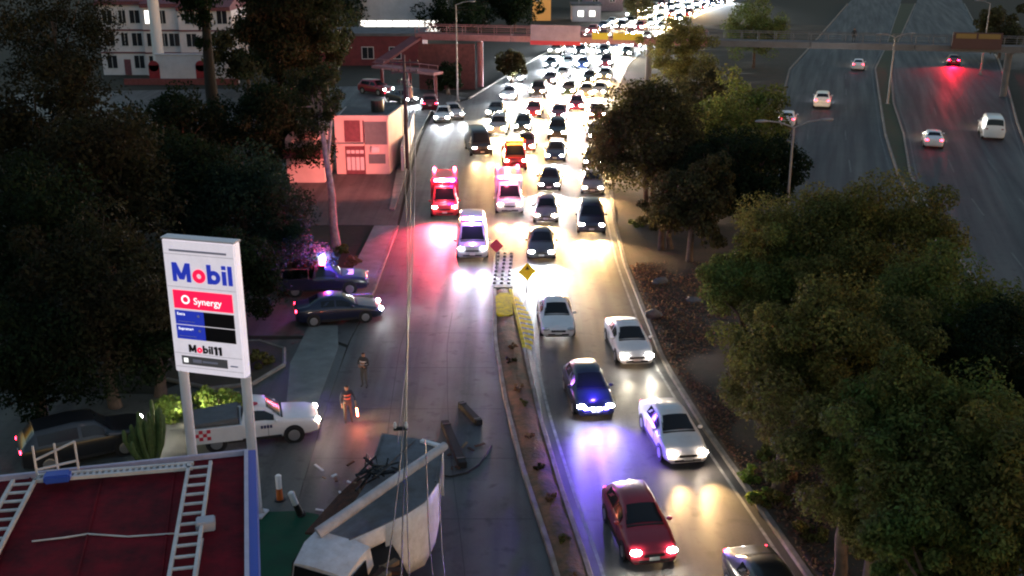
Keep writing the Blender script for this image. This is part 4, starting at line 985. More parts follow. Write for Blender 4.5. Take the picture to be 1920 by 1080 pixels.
b = MB(); b.box(-3.6, 7.0, 0, .35, -.02, 3.6); b.build('wall', m_wallw, wl); b = MB(); b.box(-3.7, 7.1, -.1, .45, 3.602, 3.75); b.build('coping', m_wallw, wl)
for x in (-3.9, 2.2):
    d = MB(); d.prism([(x - .7, -.06), (x + .7, -.06), (x + .7, -.003), (x - .7, -.003)], 0, 2.3); d.tube([(x, -.06, 2.2), (x, -.004, 2.2)], .7, n=16); d.build('red_door', m_dred, wl)
b = MB(); b.box(-7.5, 7.2, -1.4, -1.1, -.02, .75); tag(b.build('low_wall', mat('maroon_low_wall', (.2, .06, .06), .8, var=.2)), 'low maroon wall along the street before the townhouses', 'wall').location = (-42.5, 140, 0)
cm = empty('white_column', P(302, 148), 0, 'thick white column rising in front of the townhouses', 'column')
b = MB(); b.tube([(0, 0, 0), (0, 0, 24)], [.75, .62], n=18); b.build('shaft', mat('column_white', (.7, .7, .72), .6), cm, smooth=50); b = MB(); b.tube([(0, 0, 0), (0, 0, .35)], 1.1, n=18); b.build('footing', m_walk, cm)
# salmon lit building on the left and the arched annex
sb = empty('corner_building', (-10.2, 87.3, 0), 0, 'pale corner building with barred gate washed in red light', 'building')
b = MB(); b.prism([(-4.4, 0), (0, .0), (.7, 5.6), (-4.4, 6.2)], -.02, 4.6); b.build('wall', m_wallp, sb)
b = MB(); b.prism([(-4.2, .2), (-.18, .2), (.5, 5.5), (-4.2, 6.0)], 4.602, 4.66); b.build('roof', m_roofg, sb)
b = MB(); b.prism([(-4.45, -.05), (.05, -.05), (.05, .15), (-4.45, .15)], 4.603, 4.9); b.prism([(.06, -.04), (.76, 5.58), (.55, 5.6), (-.15, .16)], 4.603, 4.85); b.build('parapet', m_wallp, sb)
b = MB(); b.prism([(-.2, -.06), (.3, 2.2), (.1, 2.2), (-.1, .2)], 0, .1)
pn = MB(); pn.box(-1.95, -.12, -.045, -.004, 2.5, 4.4); pn.build('grey_panel', m_teal, sb)
pn = MB(); pn.box(-3.6, -2.3, -.06, -.004, 2.72, 4.5); pn.build('dark_recess', m_cornice, sb)
gt = MB(); gt.box(-3.6, -2.05, -.05, -.004, 0, 2.5); gq = gt.build('gate', m_cornice, sb)
for i in range(4):
    for j_ in range(2):
        w = MB(); x = -3.5 + i * .37; z = 1.75 + j_ * .36; w.box(x, x + .30, -.066, -.052, z, z + .28) if j_ == 0 else w.box(x, x + .30, -.066, -.052, .35, 1.45); w.build('gate_pane', m_frame, gq)
dp = MB(); dp.tube([(-2.02, -.07, 0), (-2.02, -.07, 4.5)], .05, n=6); dp.build('downpipe', m_cornice, sb)
ac = MB(); ac.box(-1.4, -.8, -.4, -.05, 1.9, 2.35); ac.build('wall_unit', m_frame, sb, bevel=.03)
wn_ = MB(); wn_.box(-1.7, -.3, -.06, -.004, .9, 1.7); wn_.build('shutter', m_teal, sb)
for zz in (4.66,):
    tk_ = MB(); tk_.tube([(-1.2, 3.2, zz), (-1.2, 3.2, zz + 1.0)], .55, n=14); tk_.build('water_tank', m_black, sb)
cn2 = MB(); cn2.box(-4.6, -2.0, -.75, -.07, 2.52, 2.68); cn2.build('door_canopy', m_wallp, sb)
pk = empty('annex_building', (-16.6, 84.2, 0), 0, 'small pale annex with a rounded gable beside the shrubs', 'building')
ax = MB(); N = 10; prof = [(-1.5, 0), (1.5, 0), (1.5, 3.4)] + [(1.5 * math.cos(math.pi * k / N), 3.4 + .9 * math.sin(math.pi * k / N)) for k in range(1, N)] + [(-1.5, 3.4)]
n = len(prof); ax.v = [(x, 0, z) for x, z in prof] + [(x, 5, z) for x, z in prof]; ax.f = [tuple(range(n)), tuple(range(n, 2 * n))[::-1]] + [(i, (i + 1) % n, n + (i + 1) % n, n + i) for i in range(n)]
ax.build('wall', m_wallp, pk); b = MB(); b.box(-1.7, 1.7, -.2, -.003, 2.0, 2.75); b.build('dark_band', m_cornice, pk); b = MB(); b.box(-1.65, 1.65, -.28, -.21, 2.76, 2.9); b.build('ledge', m_wallp, pk)
# boundary wall up the street
bw = MB(); bw.prism([(-9.3, 88), (-9.05, 88), (-9.7, 106), (-9.95, 106)], -.02, 2.2); tag(bw.build('street_wall', m_wallw), 'low pale wall along the avenue beside the corner building', 'wall')
# warehouse and far buildings
def block(name, x0, x1, y0, y1, h, m, label, wins=(), roofm=None, lit=False, cat='building'):
    o = empty(name, ((x0 + x1) / 2, y0, 0), 0, label, cat); w = (x1 - x0) / 2
    b = MB(); b.box(-w, w, 0, y1 - y0, -.02, h); b.build('wall', m, o)
    b = MB(); b.box(-w - .2, w + .2, -.2, y1 - y0 + .2, h + .002, h + .4); b.build('roof', roofm or m_roofg, o)
    for (x, z, ww, hh) in wins: window(o, x, z, ww, hh, 0, lit=lit)
    return o
wh = block('warehouse', -27.5, -12.5, 197, 216, 9.5, m_wallw, 'wide pale warehouse with a lit glass strip at the top', roofm=mat('pale_roof', (.5, .5, .54), .7))
for k in range(5):
    b = MB(); x = -7.2 + k * 2.9; b.box(x, x + 2.7, -.06, -.004, 1.2, 3.0); b.build('lit_pane', m_litw, wh)
for k in range(5):
    b = MB(); x = -7.25 + k * 3.6; b.box(x, x + .12, -.1, -.004, 3.3, 9.3); b.build('pilaster', m_wallw, wh)
block('shop_building', -34, -13, 158, 168, 4.2, m_maroon, 'low maroon shop front behind the side street', [(-6, 1, 1.6, 1.6), (-2, 1, 1.6, 1.6), (2.5, 1, 1.6, 1.6), (6.5, 1, 1.6, 1.6)])
block('office_block', -4, 8, 262, 275, 8, mat('teal_dark_wall', (.06, .08, .09), .7, var=.2), 'dark teal block far beyond the footbridge', [(-3, 4, 1.4, 1.4), (0, 4, 1.4, 1.4), (3, 4, 1.4, 1.4)], lit=True)
block('kiosk', 4.4, 8.2, 232, 236, 6.5, mat('orange_kiosk', (.6, .27, .07), .6, emit=.08, ecol=(1, .45, .12)), 'orange lit kiosk tower beyond the footbridge', [(-1, 4, 1, 1.2)])
block('white_hut', 12.6, 18.6, 230, 236, 3.2, m_wallw, 'white hut beside the orange kiosk', [(-1.2, 1, 1.2, 1.2), (1.2, 1, 1.2, 1.2)], lit=True)
block('shed', 17, 26, 258, 268, 5.5, mat('mauve_wall', (.22, .18, .22), .8, var=.2), 'mauve shed wall left of the far jam', [(-2, 2, 1.2, 1.2), (2, 2, 1.2, 1.2)])
rh = block('side_house', 88, 108, 150, 165, 5.5, mat('brown_wall', (.17, .12, .11), .85, var=.2), 'brown house at the far right behind the bridge pillars', [(-7, 2, 1.4, 1.4), (-3, 2, 1.4, 1.4)])

fl2 = empty('flood_lamp', (82.5, 171, 0), 0, 'lit white flood lamp on a post at the far right', 'flood lamp')
b = MB(); b.tube([(0, 0, 0), (0, 0, 6.0)], [.1, .07], n=8); b.build('post', m_roofg, fl2); b = MB(); b.ell((0, -.2, 6.1), (.4, .2, .3), 10, 6); b.build('lens', m_whiteglow, fl2)
light('POINT', 700 * LAMP, (.85, .88, 1.0), fl2, (0, -.7, 6.2), size=.3)

# ------------------------------------------------------------------ footbridge across both roads
m_deck = mat('bridge_grey', (.12, .12, .13), .8, var=.15, vscale=.8); m_deckd = mat('bridge_underside', (.09, .09, .10), .9)
B0 = Vector((-12, 138, 6.3)); B1 = Vector((72, 127, 5.6))
br = empty('footbridge', (0, 0, 0), 0, 'long footbridge crossing the avenue and the highway', 'bridge')
brg = (B1 - B0).normalized(); sid = Vector((-brg.y, brg.x, 0)).normalized()
nseg = 7
for k in range(nseg):
    a = B0.lerp(B1, k / nseg); b_ = B0.lerp(B1, (k + 1) / nseg - .001); red = k < 3
    d = MB(); d.bar(a, b_, 2.2, .5); d.build('deck_span', m_maroon if red else m_deck, br)
    for s2 in (1, -1):
        f = MB(); f.bar(a + sid * s2 * 1.14 + Vector((0, 0, -.05)), b_ + sid * s2 * 1.14 + Vector((0, 0, -.05)), .06, .75); f.build('fascia', m_pinkr if red else m_deck, br)
        rl = MB()
        rl.bar(a + sid * s2 * 1.1 + Vector((0, 0, 1.3)), b_ + sid * s2 * 1.1 + Vector((0, 0, 1.3)), .09); rl.bar(a + sid * s2 * 1.1 + Vector((0, 0, .8)), b_ + sid * s2 * 1.1 + Vector((0, 0, .8)), .05)
        for t in np.linspace(0, 1, 7)[:-1]:
            p = a.lerp(b_, t) + sid * s2 * 1.1; rl.bar(p, p + Vector((0, 0, 1.3)), .07)
        rl.build('railing', m_pinkr if red else m_deck, br)
for t in (.095, .345, .845, .975):
    p = B0.lerp(B1, t); c_ = MB(); c_.tube([(p.x, p.y, -.02), (p.x, p.y, p.z - .25)], .38, n=14); c_.build('pillar', m_pinkr if t < .2 else m_deck, br, smooth=50)
    h_ = MB(); h_.bar(p - sid * 1.1 + Vector((0, 0, -.42)), p + sid * 1.1 + Vector((0, 0, -.42)), .6, .32); h_.build('pillar_head', m_deckd, br)
bn = MB(); a, b_ = B0.lerp(B1, .172), B0.lerp(B1, .245); bn.bar(a - sid * 1.25 + Vector((0, 0, .75)), b_ - sid * 1.25 + Vector((0, 0, .75)), .06, 1.9, up=(0, 0, 1)); bn.build('banner', mat('lavender_banner', (.28, .20, .27), .7, var=.15, vscale=.8), br)
rbn = MB(); rbn.bar(a - sid * 1.28 + Vector((0, 0, -.45)), b_ - sid * 1.28 + Vector((0, 0, -.45)), .05, .5); rbn.build('banner_strip', mat('banner_red', (.5, .04, .06), .7), br)
for f0, f1 in ((.262, .285), (.292, .335)):
    yb_ = MB(); a, b_ = B0.lerp(B1, f0), B0.lerp(B1, f1); yb_.bar(a - sid * 1.25 + Vector((0, 0, .5)), b_ - sid * 1.25 + Vector((0, 0, .5)), .06, .8); yb_.build('yellow_board', mat('board_yellow', (.5, .4, .03), .6), br)
sgb = MB(); a, b_ = B0.lerp(B1, .762), B0.lerp(B1, .828); sgb.bar(a - sid * 1.4 + Vector((0, 0, .9)), b_ - sid * 1.4 + Vector((0, 0, .9)), .25, 1.9); sq = sgb.build('overhead_sign', mat('sign_back_brown', (.08, .04, .04), .7), br)
for f0, f1 in ((.766, .793), (.796, .825)):
    yb_ = MB(); a, b_ = B0.lerp(B1, f0), B0.lerp(B1, f1); yb_.bar(a - sid * 1.55 + Vector((0, 0, 1.45)), b_ - sid * 1.55 + Vector((0, 0, 1.45)), .03, .55); yb_.build('sign_face', mat('board_ochre', (.22, .15, .05), .6), sq)
# switchback ramp of the footbridge at the left kerb
rm_ = MB(); rm_.bar((-12, 137.2, 6.1), (-16.5, 132, 3.4), 1.8, .3); rm_.build('ramp', m_maroon, br)
rm_ = MB(); rm_.bar((-16.5, 131.4, 3.3), (-8.6, 126.2, 3.1), 1.8, .3); rm_.build('ramp', m_pinkr, br)
rm_ = MB(); rm_.bar((-16.5, 130.5, 4.3), (-8.6, 125.3, 4.1), .08); rm_.bar((-16.5, 130.5, 3.8), (-8.6, 125.3, 3.6), .06)
for t in np.linspace(0, 1, 8): p = Vector((-16.5, 130.5, 3.3)).lerp(Vector((-8.6, 125.3, 3.1)), t); rm_.bar(p, p + Vector((0, 0, 1.0)), .06)
rm_.build('ramp_railing', m_pinkr, br)
for x, y in ((-15.8, 131.0), (-12.2, 128.7), (-9.0, 126.5)):
    c_ = MB(); c_.tube([(x, y, -.02), (x, y, 3.1)], .2, n=10); c_.build('ramp_post', m_maroon, br)
rm_ = MB(); rm_.box(-11.6, -4.6, 134.5, 134.7, -.02, 5.6); rm_.build('ramp_wall', mat('dark_red_wall', (.10, .03, .03), .85, var=.3), br)

# ------------------------------------------------------------------ poles and road signs
m_steel = mat('galvanised_steel', (.25, .24, .25), .5, metal=.4, var=.15)
def lamp_post(px, py, h, arms, label, rz=0.0):
    o = empty('street_lamp', P(px, py), rz, label, 'street lamp', 'unlit street lamps')
    b = MB(); b.tube([(0, 0, 0), (0, 0, h)], [.11, .06], n=10); b.build('pole', m_steel, o, smooth=50)
    b = MB(); b.box(-.2, .2, -.2, .2, -.02, .16); b.build('base', m_walk, o)
    for s2 in arms:
        a = MB(); a.tube([(0, 0, h - .05), (s2 * .9, 0, h + .28), (s2 * 1.7, 0, h + .38)], [.05, .045, .04], n=8); a.build('arm', m_steel, o, smooth=50)
        l = MB(); l.ell((s2 * 2.0, 0, h + .38), (.42, .16, .09), 10, 6); l.build('lamp_head', m_steel, o, smooth=80)
lamp_post(1168, 322, 6.6, (-1,), 'single arm street lamp in front of the dark brown tree', rad(20))
lamp_post(1466, 500, 8.6, (-1, 1), 'double arm street lamp rising behind the largest tree', rad(8))
lamp_post(1664, 196, 7.6, (-1, 1), 'double arm street lamp on the highway median', rad(10))
lamp_post(1838, 140, 9.5, (-1,), 'tall street lamp behind the overhead highway sign', rad(10))
lamp_post(858, 190, 11, (1,), 'street lamp beside the footbridge ramp', rad(-20))
# wooden utility pole carrying the cables
up = empty('utility_pole', (PX, PY, 0), 0, 'dark utility pole with crossarms beside the corner building', 'utility pole')
b = MB(); b.tube([(0, 0, -.02), (0, 0, 9.6)], [.17, .11], n=10); b.build('pole', mat('pole_dark', (.055, .045, .06), .9, var=.2), up, smooth=50)
for z, w in ((9.0, 2.4), (8.2, 2.2), (7.4, 1.2)):
    a = MB(); a.bar((-w / 2, -.12, z), (w / 2, -.12, z), .12, .12); q = a.build('crossarm', MATS['pole_dark'], up)
    for x in (-w / 2 + .1, -w / 5, w / 5, w / 2 - .1):
        i_ = MB(); i_.tube([(x, -.12, z + .06), (x, -.12, z + .16), (x, -.12, z + .26)], [.03, .06, .03], n=8); i_.build('insulator', m_black, q)
tb = MB(); tb.tube([(.35, 0, 6.1), (.35, 0, 7.0)], .28, n=14); tb.build('transformer', m_steel, up, smooth=50)
for (x, y, h_, lb) in [(366, 60, 13, 'thin pole right of the white column'), (912, 42, 8, 'thin pole beyond the footbridge'), (1085, 40, 8, 'thin pole by the mauve shed')]:
    o = empty('pole', P(x, y), 0, lb, 'pole'); b = MB(); b.tube([(0, 0, 0), (0, 0, h_)], [.14, .09], n=8); b.build('shaft', m_steel, o); b = MB(); b.box(-.25, .25, -.25, .25, 0, .2); b.build('base', m_walk, o)
# the yellow and the red diamond signs by the median
def diamond(px, py, h, s_, m, label, rz):
    o = empty('road_sign', P(px, py), rz, label, 'road sign', 'diamond signs by the median')
    b = MB(); b.tube([(0, 0, 0), (0, 0, h + .2)], .04, n=8); b.build('post', m_steel, o)
    b = MB(); b.add([(0, -.06, h - s_), (s_, -.06, h), (0, -.06, h + s_), (-s_, -.06, h), (0, -.045, h - s_), (s_, -.045, h), (0, -.045, h + s_), (-s_, -.045, h)], [(0, 1, 2, 3), (7, 6, 5, 4), (0, 4, 5, 1), (1, 5, 6, 2), (2, 6, 7, 3), (3, 7, 4, 0)]); pl = b.build('panel', m, o)
    return o
y1 = diamond(988, 548, 1.25, .52, mat('sign_yellow', (.85, .68, .02), .45), 'yellow diamond warning sign beside the median nose', rad(15))
b = MB(); b.add([(0, -.064, 1.60), (.14, -.064, 1.36), (-.14, -.064, 1.36)], [(0, 1, 2)]); b.build('black_symbol', m_black, y1)
diamond(931, 505, 1.5, .42, mat('sign_diamond_red', (.6, .06, .1), .5), 'red diamond sign on the road before the patrol van', rad(-5))
# raised studs leading to the median nose
m_stud = mat('stud_grey', (.06, .06, .06), .6)
sm = MB(); sm.ell((0, 0, 0), (.11, .16, .09), 8, 4); sme = sm.mesh('road_stud', smooth=60)
b = MB(); b.add([(-1.2, 58.5, .005), (.05, 58.5, .005), (-.05, 64.5, .005), (-.95, 66, .005), (-1.15, 64, .005)], [(0, 1, 2, 3, 4)]); b.build('hatched_nose', m_line, avenue)
for r_ in range(3):
    for k in range(9):
        o = obj('road_stud', sme, m_stud); o.location = (-1.02 + r_ * .42 + k * .02, 58.9 + k * .74, .02); o.scale = (1, 1, 1)
        tag(o, f'small dark dome stud, {ORD[k]} from the median nose in the {("left", "middle", "right")[r_]} row', 'road stud', 'road studs before the median')

# ------------------------------------------------------------------ people
m_skin = mat('skin', (.30, .17, .11), .6)
def person(name, loc, rz, top, pants, hair, label, pose='stand', vest=None):
    o = empty(name, loc, rz, label, 'person')
    J = {'pel': (0, 0, .95), 'sp': (0, 0, 1.15), 'ch': (0, -.02, 1.36), 'nk': (0, -.01, 1.50), 'hd': (0, .02, 1.60), 'hd2': (0, .01, 1.70),
         'lh': (.10, 0, .90), 'lk': (.11, .03, .50), 'la': (.12, -.02, .09), 'lf': (.13, .13, .04), 'rh': (-.10, 0, .90), 'rk': (-.13, .06, .50), 'ra': (-.15, -.03, .09), 'rf': (-.16, .12, .04),
         'ls': (.19, -.02, 1.40), 'le': (.27, -.02, 1.13), 'lw': (.25, .10, .90), 'rs': (-.19, -.02, 1.40), 're': (-.28, -.03, 1.13), 'rw': (-.26, .09, .90)}
    if pose == 'arms': J['lw'] = (.06, .24, 1.12); J['rw'] = (-.06, .24, 1.14); J['le'] = (.29, .04, 1.15); J['re'] = (-.29, .04, 1.15)
    if pose == 'wand': J['rw'] = (-.30, .26, .98); J['re'] = (-.30, .04, 1.14)
    rad_ = {'pel': .15, 'sp': .135, 'ch': .155, 'nk': .058, 'hd': .092, 'hd2': .085, 'lh': .095, 'lk': .062, 'la': .045, 'lf': .042, 'rh': .095, 'rk': .062, 'ra': .045, 'rf': .042,
            'ls': .072, 'le': .048, 'lw': .034, 'rs': .072, 're': .048, 'rw': .034}
    E = [('pel', 'sp'), ('sp', 'ch'), ('ch', 'nk'), ('nk', 'hd'), ('hd', 'hd2'), ('pel', 'lh'), ('lh', 'lk'), ('lk', 'la'), ('la', 'lf'), ('pel', 'rh'), ('rh', 'rk'), ('rk', 'ra'), ('ra', 'rf'),
         ('ch', 'ls'), ('ls', 'le'), ('le', 'lw'), ('ch', 'rs'), ('rs', 're'), ('re', 'rw')]
    for sdn, e, w in (('l', 'le', 'lw'), ('r', 're', 'rw')):
        d = (Vector(J[w]) - Vector(J[e])).normalized(); s2 = Vector((1, 0, 0)); s2 = (s2 - d * s2.dot(d)).normalized(); nn = d.cross(s2)
        J[sdn + 'p'] = tuple(Vector(J[w]) + d * .07); rad_[sdn + 'p'] = .034; E.append((w, sdn + 'p'))
        for k, (off, ln_) in enumerate(((-.030, .075), (-.010, .085), (.010, .082), (.030, .065))):
            a = Vector(J[sdn + 'p']) + s2 * off + d * .03; b_ = a + d * ln_ * .6 + nn * .02
            J[f'{sdn}f{k}'] = tuple(a); J[f'{sdn}g{k}'] = tuple(b_); rad_[f'{sdn}f{k}'] = .010; rad_[f'{sdn}g{k}'] = .008
            E += [(sdn + 'p', f'{sdn}f{k}'), (f'{sdn}f{k}', f'{sdn}g{k}')]
        a = Vector(J[w]) + d * .035 + s2 * (.04 if sdn == 'r' else -.04); b_ = a + d * .045 + s2 * (.015 if sdn == 'r' else -.015)
        J[sdn + 't'] = tuple(a); J[sdn + 'u'] = tuple(b_); rad_[sdn + 't'] = .011; rad_[sdn + 'u'] = .009; E += [(w, sdn + 't'), (sdn + 't', sdn + 'u')]
    ks = list(J); me = bpy.data.meshes.new('body'); me.from_pydata([J[k] for k in ks], [(ks.index(a), ks.index(b_)) for a, b_ in E], [])
    b = bpy.data.objects.new('body', me); col.objects.link(b)
    md = b.modifiers.new('skin', 'SKIN')
    for i, k in enumerate(ks): me.skin_vertices[0].data[i].radius = (rad_[k], rad_[k]); me.skin_vertices[0].data[i].use_root = (k == 'pel')
    ms = b.modifiers.new('sub', 'SUBSURF'); ms.levels = 1; ms.render_levels = 1
    dg = bpy.context.evaluated_depsgraph_get(); m2 = bpy.data.meshes.new_from_object(b.evaluated_get(dg)); bpy.data.objects.remove(b)
    m2.materials.clear()
    for mm in (pants, top, m_skin, hair, m_black): m2.materials.append(mm)
    for p in m2.polygons:
        p.use_smooth = True; c = p.center
        if c.z < .09: p.material_index = 4
        elif c.z < .96 and abs(c.x) < .22: p.material_index = 0
        elif c.z > 1.66 or (c.z > 1.56 and c.y < .0): p.material_index = 3
        elif c.z > 1.50: p.material_index = 2
        elif (Vector(J['lw']) - c).length < .19 and (c - Vector(J['le'])).length > .2 or (Vector(J['rw']) - c).length < .19 and (c - Vector(J['re'])).length > .2: p.material_index = 2
        else: p.material_index = 1
    bo = bpy.data.objects.new('body', m2); col.objects.link(bo); bo.parent = o
    # face: nose, eyes, ears
    nz = MB(); nz.ell((0, .115, 1.62), (.014, .022, .022), 6, 4); nz.build('nose', m_skin, o, smooth=80)
    for s2 in (-1, 1):
        e_ = MB(); e_.ell((s2 * .033, .098, 1.645), (.013, .01, .008), 6, 4); e_.build('eye', m_black, o)
        e_ = MB(); e_.ell((s2 * .094, .01, 1.63), (.012, .022, .032), 6, 4); e_.build('ear', m_skin, o)
    if vest:
        for z in (1.14, 1.30):
            v_ = MB(); v_.tube([(0, -.01, z - .028), (0, -.01, z + .028)], .175 if z > 1.2 else .158, n=16, cap=False); v_.build('reflective_band', vest, o)
    return o
m_dkcl = mat('dark_cloth', (.03, .032, .035), .9); m_navcl = mat('navy_cloth', (.03, .035, .05), .9); m_hair = mat('dark_hair', (.015, .012, .01), .8); m_refl = mat('reflective_tape', (.6, .6, .58), .4)
p1 = P(684, 726); person('person', p1, rad(150), m_dkcl, mat('grey_trousers', (.07, .075, .07), .9), m_hair, 'person in dark jacket with pale band standing on the left carriageway', 'arms', m_refl)
p2 = P(653, 792); pe2 = person('person', p2, rad(200), m_navcl, m_dkcl, m_hair, 'person in dark clothes holding a red light wand near the pickup', 'wand', mat('red_tape', (.5, .12, .08), .5))
wd = empty('light_wand', p2, rad(200), 'red glowing light wand in the hand of the dark clothed person', 'wand')
w = MB(); w.tube([(-.31, .36, .97), (-.31, .40, .80)], .022, n=8); w.build('handle', m_black, wd); w = MB(); w.tube([(-.31, .40, .80), (-.32, .47, .45)], .03, n=8); w.build('glow_tube', mat('wand_glow', (1, .2, .1), .3, emit=25, ecol=(1, .16, .06)), wd)
light('POINT', 25 * LAMP, (1, .2, .1), wd, (-.35, .60, .5), size=.05)
bp_ = B0.lerp(B1, .632); person('person', bp_ + Vector((0, 0, .25)), rad(180), m_dkcl, m_dkcl, m_hair, 'tiny dark figure crossing the footbridge above the highway')

# ------------------------------------------------------------------ vegetation
m_bark = mat('bark_brown', (.10, .07, .055), .95, var=.35, vscale=3, bump=.7, bscale=12)
m_barkp = mat('bark_pale', (.24, .20, .18), .9, var=.4, vscale=2.5, bump=.4, bscale=8)
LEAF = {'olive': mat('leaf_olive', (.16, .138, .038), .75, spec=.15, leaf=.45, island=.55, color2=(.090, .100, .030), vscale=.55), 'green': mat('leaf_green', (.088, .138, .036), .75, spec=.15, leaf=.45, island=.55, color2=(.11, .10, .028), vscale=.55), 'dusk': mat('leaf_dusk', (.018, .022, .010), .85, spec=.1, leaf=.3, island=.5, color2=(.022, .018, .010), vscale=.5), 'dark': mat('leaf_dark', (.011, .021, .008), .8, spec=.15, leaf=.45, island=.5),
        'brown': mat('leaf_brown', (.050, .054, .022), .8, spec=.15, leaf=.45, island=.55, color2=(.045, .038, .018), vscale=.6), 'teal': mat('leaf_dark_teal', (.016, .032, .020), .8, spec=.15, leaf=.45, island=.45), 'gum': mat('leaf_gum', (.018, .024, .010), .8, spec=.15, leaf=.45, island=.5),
        'bright': mat('leaf_bright', (.16, .24, .04), .6, leaf=.45, island=.35), 'dry': mat('leaf_dry', (.26, .14, .075), .8, leaf=.45, island=.45), 'litter': mat('leaf_litter', (.20, .11, .065), .85, leaf=.45, island=.5)}
def leaf_mesh(name, pts, nrm, size, rs, aspect=.5, droop=0.0, sc=None):
    """many small pointed leaves: one rhombus each, bent a little"""
    n = len(pts); t = rs.normal(size=(n, 3)); t[:, 2] -= droop
    t -= nrm * (t * nrm).sum(1, keepdims=True); t /= np.linalg.norm(t, axis=1, keepdims=True) + 1e-9
    s = np.cross(nrm, t); L = size * rs.uniform(.6, 1.3, (n, 1)) * (1.0 if sc is None else sc[:, None])
    v = np.empty((n, 4, 3)); v[:, 0] = pts - t * L / 2; v[:, 1] = pts + s * L * aspect / 2 + nrm * L * .06; v[:, 2] = pts + t * L / 2; v[:, 3] = pts - s * L * aspect / 2 + nrm * L * .06
    me = bpy.data.meshes.new(name); me.vertices.add(4 * n); me.vertices.foreach_set('co', v.reshape(-1).astype(np.float32))
    me.loops.add(4 * n); me.loops.foreach_set('vertex_index', np.arange(4 * n, dtype=np.int32))
    me.polygons.add(n); me.polygons.foreach_set('loop_start', np.arange(0, 4 * n, 4, dtype=np.int32)); me.polygons.foreach_set('loop_total', np.full(n, 4, np.int32))
    me.update(calc_edges=True); return me
def crown_points(rx, ry, rz, nclump, per, seed, fill=.55, cr=.34, flat=.8):
    rs = np.random.RandomState(seed); P_ = []; N_ = []
    d = rs.normal(size=(nclump, 3)); d /= np.linalg.norm(d, axis=1, keepdims=True)
    rr_ = rs.uniform(fill ** 3, 1, nclump) ** (1 / 3)
    wob = np.array([1 + .45 * mnoise.noise((q[0] * 1.6 + seed, q[1] * 1.6, q[2] * 1.6)) for q in d])
    cs = d * (rr_ * wob)[:, None] * (1 + .15 * rs.normal(size=(nclump, 1))); R0 = np.array([rx, ry, rz])
    for c in cs:
        r_ = cr * rs.uniform(.6, 1.35) * min(rx, ry, rz)
        k = int(per * rs.uniform(.6, 1.3)); q = rs.normal(size=(k, 3)); q /= np.linalg.norm(q, axis=1, keepdims=True)
        rad2 = r_ * rs.uniform(.35, 1.0, (k, 1)) ** .6; q2 = q * rad2; q2[:, 2] *= flat
        P_.append(c * R0 * (1 - cr * .6) + q2); nn = q * .8 + rs.normal(size=(k, 3)) * .55 + np.array([0, 0, .35]); N_.append(nn / np.linalg.norm(nn, axis=1, keepdims=True))
    return np.concatenate(P_), np.concatenate(N_), cs * R0, rs
def tree(name, label, base, h, rx, ry, rz, leaf, nclump=55, per=150, size=.30, seed=0, group=None, bark=None, trunk_r=.22, lean=(0, 0), cr=.34, droop=.0, fill=.5, trunks=1):
    """base on the ground, h = height of the crown's centre"""
    o = empty(name, base, 0, label, 'tree', group)
    pts, nrm, cs, rs = crown_points(rx, ry, rz, nclump, per, seed, fill, cr)
    top = np.array([lean[0], lean[1], h])
    obj('crown', leaf_mesh('crown', pts + top, nrm, size, rs, droop=droop), LEAF[leaf], o)
    t = MB(); rq = random.Random(seed)
    for q in range(trunks):
        bx = (q - (trunks - 1) / 2) * .5
        path = [Vector((bx + lean[0] * f + rq.uniform(-.12, .12) * (f > 0), lean[1] * f + rq.uniform(-.12, .12) * (f > 0), (h + rz * .35) * f - .05)) for f in (0, .15, .35, .6, .8, 1)]
        t.tube(path, [trunk_r * v for v in (1.35, 1.05, .9, .65, .42, .15)], n=9)
    tr_ = t.build('trunk', bark or m_bark, o, smooth=60)
    for i in rs.permutation(len(cs))[:10]:
        f = rq.uniform(.42, .8); a = Vector((lean[0] * f, lean[1] * f, (h + rz * .35) * f)); e = Vector(cs[i] * .82 + top)
        l = MB(); m_ = a.lerp(e, .5) + Vector((rq.uniform(-.3, .3), rq.uniform(-.3, .3), rq.uniform(0, .5)))
        l.tube([a, m_, e], [trunk_r * .42, trunk_r * .25, trunk_r * .07], n=6); l.build('limb', bark or m_bark, tr_, smooth=60)
    return o
def below(px, py, z): p = P(px, py, z); return (p.x, p.y, 0)
GR = 'trees between the avenue and the highway'; GL_ = 'dark trees on the left bank'
